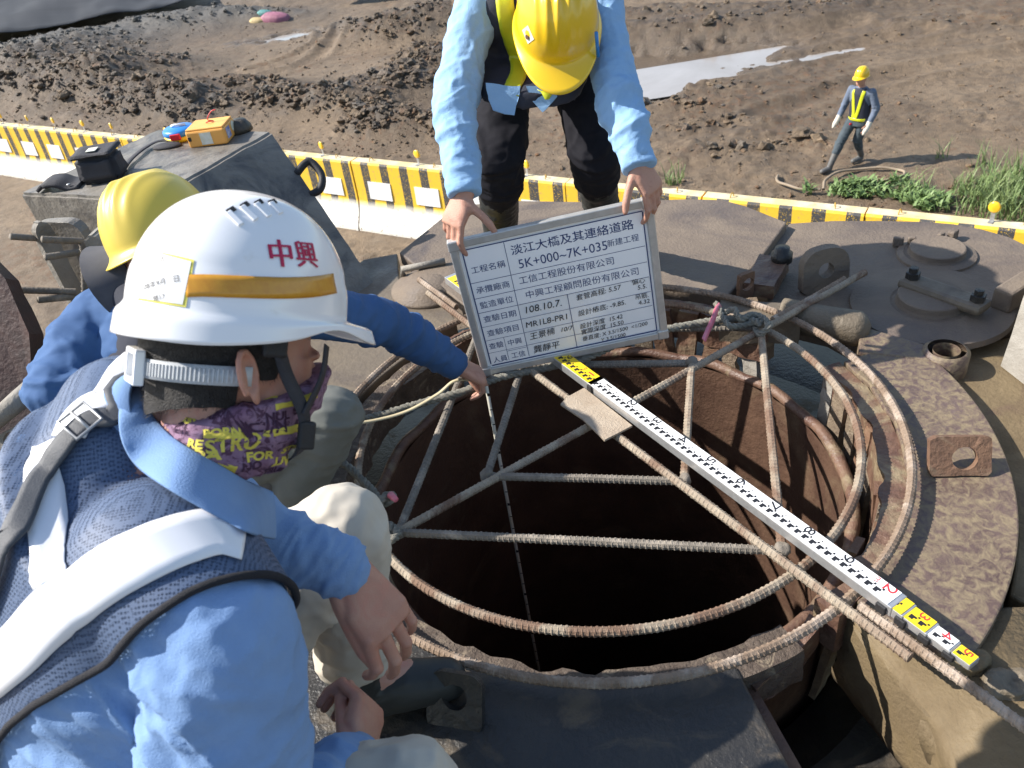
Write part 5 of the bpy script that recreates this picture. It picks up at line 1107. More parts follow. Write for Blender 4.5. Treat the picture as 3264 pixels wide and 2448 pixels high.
    # helmet
    hat = helmet(HC+hu*.045-hf*.005, hf, hu, M_haty, t_, .98, 'ribs'); hb = bvh(hat)
    p, n = cast(hb, 1140, 75)
    if p is not None:
        s = hf.cross(hu); q = bmesh.new(); U_ = (UPV-n*UPV.dot(n)).normalized(); X_ = U_.cross(n); pts = [(-.016, -.018), (.016, -.018), (.016, .018), (-.016, .018)]
        q.faces.new([q.verts.new(hb.find_nearest(p+X_*a+U_*b)[0]+n*.0015) for a, b in pts]); obj('sticker', q, M_lab, hat, recalc=False)
        q = bmesh.new(); lathe(q, [(.006, 0), (.006, .0006)], p+n*.0022-U_*.004-X_*.004, n, 14); obj('stamp_mark', q, mat('brown_ink', (.12, .06, .04), rough=.6), hat)
    # pen in the shirt pocket
    q = bmesh.new(); a, b = dep(1288, 70, 2.0), dep(1292, 122, 2.06); tube(q, [a, b], .0045, 8); tag(obj('pen', q, M_blue, None, True), 'blue pen clipped to the pale shirt of the bending man', 'pen')
person_c()
# ================================================================== person A: crouching in front with the white helmet
def person_a():
    t_ = thing('person', 'person in white helmet and mesh vest crouching in front, back to the viewer', 'person', (-.75, -.95, -.058))
    HC = dep(508, 772, .995); f = (RGT*.80+FWD*.60-UPV*.04).normalized(); u = (UPV*.97-FWD*.16+RGT*.02).normalized(); u = (u-f*u.dot(f)).normalized(); s = f.cross(u)
    RS, LS = dep(470, 1370, .88), dep(268, 905, 1.08); sx = (RS-LS).normalized()
    RE, RW = V((-.60, -1.215, .46)), dep(768, 1650, 1.19); LE, LW = dep(500, 1120, 1.15), dep(755, 1236, 1.17)
    PV = V((-.90, -1.01, .25)); hR, hL = PV+V((.03, -.09, 0)), PV+V((-.03, .09, 0)); kL, kR = dep(735, 1150, 1.385), dep(880, 1725, 1.13); aL, aR = V((-.60, -.70, .06)), V((-.66, -1.12, .05))
    mid = (RS+LS)/2; sp_ = [PV, V((-.87, -1.005, .40)), V((-.76, -.985, .60)), mid+V((-.05, -.01, .015)), dep(352, 925, 1.02)]
    up_ = (sp_[3]-sp_[1]).normalized(); fr = sx.cross(up_).normalized(); fr = fr if fr.x > 0 else -fr
    # continuous body
    q = bmesh.new(); head(q, HC, f, u, 1.0)
    chain(q, [(sp_[0], .12), (sp_[1], .11), (sp_[2], .08), (sp_[3], .045), (sp_[4].lerp(HC, .25), .046), (HC-u*.03-f*.02, .06)], 20)
    for S, E, W_ in ((RS, RE, RW), (LS, LE, LW)): chain(q, [(sp_[3], .045), (S, .045), (E, .043), (E.lerp(W_, .4), .042), (W_, .028)], 18)
    for h, k_, a in ((hR, kR, aR), (hL, kL, aL)): chain(q, [(h, .08), (k_, .058), (a, .04), (a+V((.12, .02, -.05)), .035)], 16)
    # left hand hangs relaxed over the knee
    dL = (dep(842, 1360, 1.195)-LW).normalized(); nL = (RGT*.42-FWD*.72+UPV*.35).normalized()
    tipsL, thL = hand(q, LW, dL, nL, 1, [(.42, .62, .3), (.30, .50, .3), (.28, .48, .3), (.28, .48, .3)], 1.13, tdir=(-UPV*.97+RGT*.30+FWD*.25+dL*.1), spread=1.3)
    dR = (dep(785, 1570, 1.23)-RW).normalized(); hand(q, RW, dR, (-FWD*.25+UPV*.35+RGT*.9), -1, [(.9, 1.1, .6)]*4, .98, tdir=(dR+FWD*.5-RGT*.5))
    body = link('body', remesh('body', q, .0028, 3), M_skinA, t_)
    # nails of the left hand
    q = bmesh.new(); p = thL[-1][0]; dv = (thL[-1][0]-thL[-2][0]).normalized(); nn = (-FWD*.75-RGT*.1+UPV*.3); nn = (nn-dv*nn.dot(dv)).normalized(); ellipsoid(q, p-dv*.001+nn*.0062, dv, dv.cross(nn), nn, .0062, .0048, .0016, 2); obj('thumb_nail', q, mat('nail', (.54, .32, .25), rough=.35), t_, True)
    Bb = bvh(body)
    # cropped hair: cap plus short strands
    me = bpy.data.meshes.new('hc'); qq = bmesh.new(); ellipsoid(qq, HC+u*.018-f*.009, s, f, u, .0815, .1015, .1005, 5); loft(qq, [(HC-u*.02-f*.035, s, f, .066, .064), (HC-u*.075-f*.040, s, f, .062, .058)], 40, 2.1); 
    hm = remesh('hair', qq, .004, 3); HCn, fn, un, sn = np.array(HC), np.array(f), np.array(u), np.array(s)
    def keep(c):
        r = c-HCn; a, b, g = r@fn, r@un, r@sn
        side = (a < .028-.0*b)&(b > -.018); back = (a < -.018-.10*(b+.02))&(b > -.074+.02*np.abs(g)/.06); front = (b > .035)
        return (side | back | front)&(b > -.085)
    hm2 = cutmesh(hm, keep); hair = link('hair', hm2, M_hair, t_)
    co, no = arr(hm2); k = rng.choice(len(co), 9000); vs = np.empty((27000, 3)); dwn = -un*.8-fn*.35
    for i, j in enumerate(k):
        n = no[j]; d = dwn+n*.9+rng.standard_normal(3)*.35; d /= np.linalg.norm(d); side = np.cross(d, n); side /= np.linalg.norm(side)+1e-9; L = rng.uniform(.003, .007); p = co[j]+rng.standard_normal(3)*.0015
        vs[3*i], vs[3*i+1], vs[3*i+2] = p-side*.0003, p+side*.0003, p+d*L
    pymesh('hair_strands', vs, [(3*i, 3*i+1, 3*i+2) for i in range(9000)], M_hair, t_, False, 'stuff')
    # shirt
    q = bmesh.new()
    loft(q, [(sp_[0]-V((0, 0, .02)), sx, fr, .185, .155), (sp_[1], sx, fr, .178, .145), (sp_[2], sx, fr, .19, .14), (sp_[2].lerp(sp_[3], .6), sx, fr, .205, .130), (sp_[3]+up_*.03, sx, fr, .175, .105), (sp_[4]-V((.0, 0, .015)), sx, fr, .085, .075)], 40, 2.25)
    chain(q, [(sp_[3].lerp(RS, .5), .10), (RS, .083), (RS.lerp(RE, .5), .080), (RE, .075), (RE.lerp(RW, .5), .062), (RE.lerp(RW, .88), .050)], 22)
    chain(q, [(sp_[3].lerp(LS, .5), .09), (LS, .075), (LS.lerp(LE, .5), .062), (LE, .056), (LE.lerp(LW, .5), .048), (LE.lerp(LW, .92), .040)], 22)
    for E, W_, c_ in ((RE, RW, 1), (LE, LW, .88)): uu = (W_-E).normalized(); lathe(q, [(.044*c_, 0), (.048*c_, .01), (.047*c_, .055), (.042*c_, .06)], W_-uu*.075, uu, 24)
    sh = remesh('shirt', q, .0052, 8)
    sh = wrinkle(sh, [(RS+V((-.05, -.06, -.04)), .13, V((.7, .3, .5)), .013, 17), (RE, .14, RW-RS, .016, 17), (LE.lerp(LW, .7), .10, LW-LE, .008, 26), (RE.lerp(RW, .6), .10, RW-RE, .014, 24), (sp_[1], .25, up_, .014, 12), (RS.lerp(sp_[2], .45), .14, V((.3, -.6, .6)), .014, 15), (RS.lerp(RE, .5), .12, (RE-RS), .008, 14), (RS+V((-.06, -.08, -.10)), .09, V((.7, .5, .2)), .008, 34), (LE.lerp(LW, .8), .06, (LW-LE), .005, 48)], .0035, 13)
    shirt = link('shirt', sh, M_shirtA, t_); Bs = bvh(shirt)
    # vest shell: torso grown a little, arm holes and neck cut out
    q = bmesh.new()
    loft(q, [(sp_[0]-V((0, 0, .02)), sx, fr, .195, .165), (sp_[1], sx, fr, .190, .156), (sp_[2], sx, fr, .202, .152), (sp_[2].lerp(sp_[3], .6), sx, fr, .217, .142), (sp_[3]+up_*.032, sx, fr, .187, .117), (sp_[4]-V((.0, 0, .012)), sx, fr, .092, .083)], 48, 2.25)
    capsule(q, sp_[3].lerp(RS, .5), RS, .112, .094, 24); capsule(q, sp_[3].lerp(LS, .5), LS, .10, .086, 24)
    vm = remesh('vest', q, .0065, 8); RSn, upn, sxn, frn = np.array(RS), np.array(up_), np.array(sx), np.array(fr); NK = np.array(sp_[4]); MD = np.array(mid)
    # outline of the vest as it lies on the visible back, in camera angles of the shoulder seam
    def armline(c):     # > 0 inside the vest
        r = c-MD; a = r@sxn; b = r@upn; g = r@frn
        lim = .178-.075*smooth01(.02, -.26, b)
        return np.where(a > 0, lim-a, .26+a)
    def keepv(c):
        r = c-NK; dist = np.sqrt((r**2).sum(1)); front = ((c-MD)@frn)
        return (armline(c) > 0)&(dist > .070)&~((front > .06)&(np.abs((c-MD)@sxn) < .05))
    vm2 = cutmesh(vm, keepv); vest = link('vest', vm2, M_vestmesh, t_); vest.modifiers.new('s', 'SOLIDIFY').thickness = .002
    Bv = bvh(vest)
    # outline trims: follow the cut edge of the vest
    def trims():
        q = bmesh.new(); q.from_mesh(vm2); be = [e for e in q.edges if e.is_boundary]; adj = {}
        for e in be:
            a, b = e.verts; adj.setdefault(a.index, []).append(b.index); adj.setdefault(b.index, []).append(a.index)
        q.verts.ensure_lookup_table(); seen = set(); n = 0
        for st in list(adj):
            if st in seen: continue
            loop = [st]; seen.add(st); cur = st
            while True:
                nx = [k for k in adj[cur] if k not in seen]
                if not nx: break
                cur = nx[0]; seen.add(cur); loop.append(cur)
            if len(loop) < 30: continue
            P = [q.verts[i].co.copy() for i in loop]
            for _ in range(6): P = [P[i] if i in (0, len(P)-1) else P[i-1]*.25+P[i]*.5+P[(i+1)]*.25 for i in range(len(P))]
            b = bmesh.new(); tube(b, P[::2], .0046, 8, closed=True); obj('trim', b, M_trim, t_, True); n += 1
        q.free()
    trims()
    def hits(P, B, d0=0.0):
        r = []
        for x, y in P:
            h, n = cast(B, x, y, d0)
            if h is not None: r.append(h)
        return r
    b1 = hits([(-120, 1560), (-60, 1500), (20, 1420), (100, 1340), (200, 1262), (300, 1205), (400, 1165), (470, 1152), (525, 1172)], Bv)
    if len(b1) > 3: band = ribbon('reflective_band', Bv, b1, .060, .003, M_refl, t_, 8)
    b2 = hits([(100, 960), (95, 1020), (100, 1100), (112, 1180), (120, 1260)], Bv)
    if len(b2) > 2: ribbon('reflective_band', Bv, b2, .040, .0028, M_refl, t_, 8)
    b3 = hits([(150, 945), (190, 880), (250, 845), (310, 830)], Bv)
    if len(b3) > 2: ribbon('reflective_band', Bv, b3, .045, .0028, M_refl, t_, 8)
    # bag strap with its slide buckle
    stp = hits([(-40, 1400), (0, 1260), (40, 1150), (90, 1040), (150, 960), (200, 915), (260, 893), (305, 890)], Bv)
    if len(stp) > 3: 
        stob = ribbon('shoulder_strap', Bv, stp, .024, .008, M_strapA, t_, 8, .003)
        h, n = cast(Bv, 185, 922)
        if h is not None:
            d = (hits([(210, 905)], Bv)+[h])[0]-hits([(155, 950)], Bv)[0]; d.normalize(); sd2 = d.cross(n).normalized(); c = h+n*.014; q = bmesh.new()
            P = [c+d*a*.017+sd2*b*.018 for a, b in ((-1, -1), (1, -1), (1, 1), (-1, 1))]; tube(q, P, .0022, 8, closed=True); tube(q, [c-sd2*.018, c+sd2*.018], .002, 8); obj('buckle', q, M_galv, t_, True)
    # neck gaiter with lettering
    q = bmesh.new(); g0 = sp_[4].lerp(HC, .12); nk = []
    for kk, (du, df, rx, ry) in enumerate(((-.136, -.006, .058, .064), (-.120, -.004, .066, .075), (-.095, -.002, .074, .090), (-.065, .006, .077, .098), (-.040, .012, .080, .098))):
        nk.append((HC+u*du+f*df+f*(0.012*(kk/4)), s, (f+u*(.42*kk/4)).normalized(), rx, ry*(1+.05*kk/4)))
    loft(q, nk, 60, 2.15); gm = remesh('gaiter', q, .004, 5)
    gm = wrinkle(gm, [(HC-u*.1+s*.07, .13, (u*1+f*.35), .009, 24), (HC-u*.12-f*.08, .1, u, .008, 28)], .002, 20)
    ga = link('neck_gaiter', gm, M_gaiter, t_); Bg = bvh(ga)
    lay = [('STRO', 505, 958, .020, M_gyel, .1), ('BORN', 480, 935, .012, M_gyel, .05), ('IANN', 470, 898, .017, M_gpur, .06), ('CI/N', 585, 925, .019, M_gpur, .0), ('NUL', 600, 900, .014, M_gpur, .1), ('FOR', 560, 985, .015, M_gyel, .1), ('UWE', 620, 995, .015, M_gyel, .1), ('LOS', 400, 905, .013, M_gyel, -.1), ('EVE', 390, 930, .012, M_gpur, -.1), ('TRUE', 590, 1015, .012, M_gpur, .1), ('SEE', 655, 878, .015, M_gpur, .3), ('NO', 545, 1008, .013, M_gpur, .1), ('RE', 420, 960, .014, M_gyel, -.1), ('DA', 440, 985, .014, M_gyel, -.2), ('STE', 625, 965, .014, M_gyel, .2), ('ER', 650, 915, .016, M_gpur, .2)]
    for body_, x, y, sz, m_, rt in lay:
        h, n = cast(Bg, x, y)
        if h is None: continue
        upv = (UPV+RGT*(-rt)).normalized(); decal('print', Bg, body_, sz, h, n, upv, m_, ga, .0009, 1.25, .0006, .006)
    for pts, wd in (([(640, 868), (660, 862), (685, 850)], .012), ([(595, 880), (630, 872), (660, 868)], .008), ([(440, 940), (480, 942), (530, 940)], .008), ([(570, 935), (620, 930), (665, 920)], .010), ([(350, 885), (370, 905), (400, 925)], .005), ([(345, 900), (370, 925), (420, 950)], .005), ([(530, 1000), (600, 990), (650, 985)], .010), ([(430, 1000), (470, 1010), (510, 1015)], .011), ([(480, 862), (540, 864), (600, 858)], .005)):
        h = hits(pts, Bg)
        if len(h) == len(pts): ribbon('print', Bg, h, wd, .0004, M_gyel, ga, 5, .0003)
    cuff(LE, LW, .042, M_shirtA, t_); cuff(RE, RW, .046, M_shirtA, t_)
    # collar: a folded band round the neck, its point toward the viewer's right, plus its stand
    def surf(x, y, dl):
        best = None
        for BB in (Bv, Bs, Bg, Bb):
            d = ray(x, y).normalized(); h = BB.ray_cast(CAM, d)
            if h[0] is not None and (best is None or h[3] < best): best = h[3]
        return CAM+d*((best if best else 1.1)+dl)
    out_px = ((262, 850), (255, 900), (262, 955), (292, 1008), (352, 1052), (425, 1095), (490, 1130), (548, 1158), (598, 1168)); in_px = ((300, 835), (316, 868), (338, 905), (372, 940), (420, 972), (480, 1005), (530, 1035), (570, 1052), (592, 1062))
    O, I = spline([surf(x, y, -.020 if k_ < 5 else -.010) for k_, (x, y) in enumerate(out_px)], 5), spline([surf(x, y, -.002) for x, y in in_px], 5); q = bmesh.new(); vv = []
    for o_, i_ in zip(O, I): vv.append([q.verts.new(p) for p in (o_, o_.lerp(i_, .33)+(CAM-o_).normalized()*.005, o_.lerp(i_, .7)+(CAM-o_).normalized()*.006, i_)])
    for a, b in zip(vv, vv[1:]):
        for k in range(3): q.faces.new([a[k], b[k], b[k+1], a[k+1]])
    o = obj('collar', q, M_shirtA, t_, True); sm = o.modifiers.new('s', 'SOLIDIFY'); sm.thickness = .003; sm.offset = 0; ss = o.modifiers.new('u', 'SUBSURF'); ss.levels = 1; ss.render_levels = 1
    ax = (HC-u*.05-f*.02-sp_[4]).normalized(); q = bmesh.new(); lathe(q, [(.084, -.03), (.080, .0), (.074, .032), (.071, .032), (.077, -.002), (.080, -.03)], sp_[4], ax, 40, cap=False); obj('collar_stand', q, M_shirtA, t_, True)
    # trousers, boots
    q = bmesh.new(); loft(q, [(PV+V((0, 0, .06)), sx, fr, .165, .135), (PV, sx, fr, .18, .15), (PV-V((0, 0, .05)), sx, fr, .15, .12)], 30)
    for h, k_, a in ((hR, kR, aR), (hL, kL, aL)):
        chain(q, [(h, .105), (h.lerp(k_, .5), .096), (h.lerp(k_, .85), .088), (k_, .080), (k_.lerp(a, .3), .078), (k_.lerp(a, .70), .070)], 24)
        uu = (a-k_).normalized(); lathe(q, [(.066, 0), (.073, .006), (.072, .05), (.064, .056)], k_.lerp(a, .70)+uu*.0, uu, 26)
    tr = remesh('trousers', q, .0065, 7); tr = wrinkle(tr, [(kL.lerp(hL, .35), .10, V((.2, .9, .3)), .010, 13), (kL.lerp(aL, .35), .13, V((1, .3, .3)), .016, 14), (kL.lerp(aL, .6), .1, V((.3, .3, 1)), .012, 18), (hL.lerp(kL, .3), .15, kL-hL, .012, 12), (kL, .12, V((.8, -.3, .4)), .006, 16)], .005, 12); link('trousers', tr, M_cream, t_)
    for a, k_, g in ((aL, kL, V((.96, .10, 0))), (aR, kR, V((.98, -.1, 0)))):
        q = bmesh.new(); g = g.normalized(); chain(q, [(a+V((0, 0, .10)), .052), (a, .052), (a+g*-.03+V((0, 0, -.05)), .048)], 20); chain(q, [(a+V((0, 0, -.04)), .052), (a+g*.09+V((0, 0, -.052)), .050), (a+g*.165+V((0, 0, -.066)), .044)], 18)
        me = remesh('boot', q, .005, 4); link('boot', wrinkle(me, [(a, .1, V((0, 0, 1)), .004, 40)], .001), M_boot, t_)
    # helmet with band, lettering, label, vents, harness
    hat = helmet(HC+u*.058+f*.002, f, u, M_hatw, t_, 1.0, 'vent'); Bh = bvh(hat)
    bp1 = hits([(402, 618), (440, 617), (500, 619), (560, 621), (620, 622), (680, 619), (722, 612)], Bh)
    if len(bp1) > 3: ribbon('reflective_tape', Bh, bp1, .024, .0006, M_orange, hat, 6, .0006)
    for ch_, x, y in (('中', 607, 552), ('興', 662, 554)):
        h, n = cast(Bh, x, y)
        for dx_, dl_ in ((-.0010, 0), (0, .0002), (.0010, .0004)):
          if h is not None: decal('lettering', Bh, ch_, .034, h+RGT*dx_, n, UPV*.99-RGT*.10, M_redlet, hat, .0012+dl_, .95, 0, .006)
    h0 = [cast(Bh, x, y) for x, y in ((352, 545), (420, 562), (402, 664), (298, 648))]
    if all(h is not None for h, n in h0):
        q = bmesh.new(); G = 8; cs = [h for h, n in h0]; qi = bmesh.new()
        def patch(bm, u0, u1, v0, v1, lift):
            g = []
            for j in range(G+1):
                r = []
                for i in range(G+1):
                    a, b = u0+(u1-u0)*i/G, v0+(v1-v0)*j/G; x_ = (352*(1-a)+420*a)*(1-b)+(298*(1-a)+402*a)*b; y_ = (545*(1-a)+562*a)*(1-b)+(648*(1-a)+664*a)*b; hh = cast(Bh, x_, y_); r.append(bm.verts.new(hh[0]+hh[1]*lift))
                g.append(r)
            for j in range(G):
                for i in range(G): bm.faces.new([g[j][i], g[j][i+1], g[j+1][i+1], g[j+1][i]])
        patch(q, 0, 1, 0, 1, .0008); lab = obj('label_sticker', q, M_labely, hat, True); patch(qi, -.02, .93, .045, .955, .0014); obj('label_sheet', qi, M_labelw, hat, True)
        for body_, x, y, sz in (('108年9月   日', 345, 612, .0085), ('輝17', 345, 644, .0075), ('處', 352, 562, .008)):
            h, n = cast(Bh, x, y)
            if h is not None: decal('lettering', Bh, body_, sz, h, n, UPV*.97-RGT*.2, M_ink, hat, .002, 1.0, 0, .01)
    for (x0, y0), (x1, y1), (x2, y2), (x3, y3) in (((492, 458), (507, 451), (521, 487), (508, 494)), ((521, 446), (537, 441), (553, 476), (540, 481)), ((552, 439), (566, 437), (582, 468), (570, 472)), ((583, 437), (594, 437), (606, 462), (598, 465))):
        hs = [cast(Bh, x, y) for x, y in ((x0, y0), (x1, y1), (x2, y2), (x3, y3))]
        if all(h is not None for h, n in hs):
            c = sum((h for h, n in hs), V((0, 0, 0)))/4; n = sum((n for h, n in hs), V((0, 0, 0))).normalized(); e1 = (hs[2][0]-hs[0][0]).normalized(); e2 = n.cross(e1); L = (hs[2][0]-hs[0][0]).length
            q = bmesh.new(); box(q, c+n*.0010, (L, .0075, .0035), Matrix((e1, e2, n)).transposed()); obj('vent_rib', q, M_hatw, hat, bev=.0012)
            q = bmesh.new(); box(q, hs[1][0].lerp(hs[0][0], .5)+n*.0006, (.006, .010, .002), Matrix((e1, e2, n)).transposed()); obj('vent_slot', q, M_black, hat)
    # head band, adjuster and chin strap
    hb = hits([(300, 745), (340, 766), (400, 775), (460, 776), (520, 768), (560, 752)], Bb)
    hbp = [HC+(-f*math.cos(a)*.108+s*math.sin(a)*.086)-u*(.012+.004*math.cos(a)) for a in np.linspace(-.5, 1.5, 14)]
    q = bmesh.new(); rows = []
    for i, p in enumerate(hbp):
        o_ = (p-HC); o_ = (o_-u*o_.dot(u)).normalized(); rows.append([q.verts.new(p-u*.011), q.verts.new(p+u*.011), q.verts.new(p+u*.011+o_*.003), q.verts.new(p-u*.011+o_*.003)])
    for a, b in zip(rows, rows[1:]):
        for k in range(4): q.faces.new([a[k], a[(k+1) % 4], b[(k+1) % 4], b[k]])
    q.faces.new(rows[0]); q.faces.new(rows[-1][::-1]); obj('head_band', q, M_band, hat, True)
    for i, a in enumerate(np.linspace(.2, 1.35, 26)):
        p = HC+(-f*math.cos(a)*.1115+s*math.sin(a)*.0895)-u*(.012+.004*math.cos(a)); o_ = p-HC; o_ = (o_-u*o_.dot(u)).normalized(); q = bmesh.new(); box(q, p, (.0016, .002, .015), Matrix((u.cross(o_), o_, u)).transposed()); obj('band_tooth', q, M_band, hat)
    c = HC+(-f*math.cos(.02)*.113+s*math.sin(.02)*.092)-u*.016; o_ = -f; X_ = u.cross(o_).normalized(); R = Matrix((X_, o_, u)).transposed(); q = bmesh.new()
    for du, dx, w_, h_ in ((.017, 0, .046, .007), (-.017, 0, .046, .007), (0, .020, .007, .040), (0, -.020, .007, .040)): box(q, c+u*du+X_*dx, (w_, .012, h_), R)
    obj('adjuster', q, M_hatw, hat, bev=.002)
    ear = HC-u*.012-f*.004+s*.079
    def strap(pts, wd, m_=M_nyl, nm='chin_strap'):
        q = bmesh.new(); P = spline(pts, 6); rows = []
        for i, p in enumerate(P):
            d = (P[min(i+1, len(P)-1)]-P[max(i-1, 0)]).normalized(); n = (p-HC); n = (n-d*n.dot(d)).normalized(); e = d.cross(n)*wd/2; rows.append([q.verts.new(p-e), q.verts.new(p+e), q.verts.new(p+e+n*.002), q.verts.new(p-e+n*.002)])
        for a, b in zip(rows, rows[1:]):
            for k in range(4): q.faces.new([a[k], a[(k+1) % 4], b[(k+1) % 4], b[k]])
        obj(nm, q, m_, hat, True)
    J = HC-u*.055+f*.058+s*.086
    strap([HC+u*.04+f*.012+s*.094, HC-u*.005+f*.030+s*.088, J, HC-u*.10+f*.066+s*.066, HC-u*.125+f*.07+s*.02], .017); strap([HC+u*.028+f*.085+s*.070, HC-u*.01+f*.078+s*.080, J], .015)
    q = bmesh.new(); Rj = Matrix((f, s, u)).transposed(); box(q, J-u*.025+f*.006, (.021, .010, .034), Rj); obj('side_clip', q, M_black, hat, bev=.003)
    q = bmesh.new(); box(q, HC+u*.024+f*.014+s*.092, (.030, .008, .026), Rj); obj('strap_anchor', q, M_black, hat, bev=.004)
def mesh_vest_material():
    M = bpy.data.materials.new('navy_mesh_net'); M.use_nodes = True; t = M.node_tree; N = t.nodes; K = t.links.new; b = N['Principled BSDF']
    tc = N.new('ShaderNodeTexCoord'); v = N.new('ShaderNodeTexVoronoi'); v.inputs['Scale'].default_value = 260; v.inputs['Randomness'].default_value = .25; K(tc.outputs['Object'], v.inputs['Vector'])
    r = N.new('ShaderNodeMapRange'); r.inputs[1].default_value = .36; r.inputs[2].default_value = .44; K(v.outputs['Distance'], r.inputs[0])
    b.inputs['Base Color'].default_value = (.085, .125, .215, 1); b.inputs['Roughness'].default_value = .6
    tr = N.new('ShaderNodeBsdfTransparent'); mx = N.new('ShaderNodeMixShader'); ad = N.new('ShaderNodeMath'); ad.operation = 'MULTIPLY_ADD'; K(r.outputs[0], ad.inputs[0]); ad.inputs[1].default_value = .70; ad.inputs[2].default_value = .22
    K(ad.outputs[0], mx.inputs[0]); K(tr.outputs[0], mx.inputs[1]); K(b.outputs[0], mx.inputs[2]); K(mx.outputs[0], N['Material Output'].inputs['Surface']); return M
M_vestmesh = mesh_vest_material()
M_strapA = mat('grey_strap', (.05, .055, .065), (.075, .08, .09), 30, rough=.6, bump=.2, bscale=500)
M_gaiter = mat('purple_gaiter', (.17, .085, .15), (.30, .19, .28), 40, rough=.85, bump=.15, bscale=700, c3=(.085, .035, .07), c3scale=70, c3at=(.52, .58)); M_gyel = mat('yellow_print', (.72, .62, .10), (.60, .50, .08), 50, rough=.85); M_gpur = mat('dark_purple_print', (.055, .02, .05), rough=.85)
M_orange = mat('orange_reflective', (.62, .30, .02), (.55, .24, .015), 120, rough=.35, coat=.4); M_redlet = mat('crimson_letter', (.50, .01, .07), rough=.5); M_labely = mat('yellow_label', (.80, .72, .12), rough=.5); M_labelw = mat('white_label', (.80, .80, .80), rough=.5); M_band = mat('clear_grey_band', (.50, .52, .54), (.44, .46, .48), 60, rough=.4)
person_a()

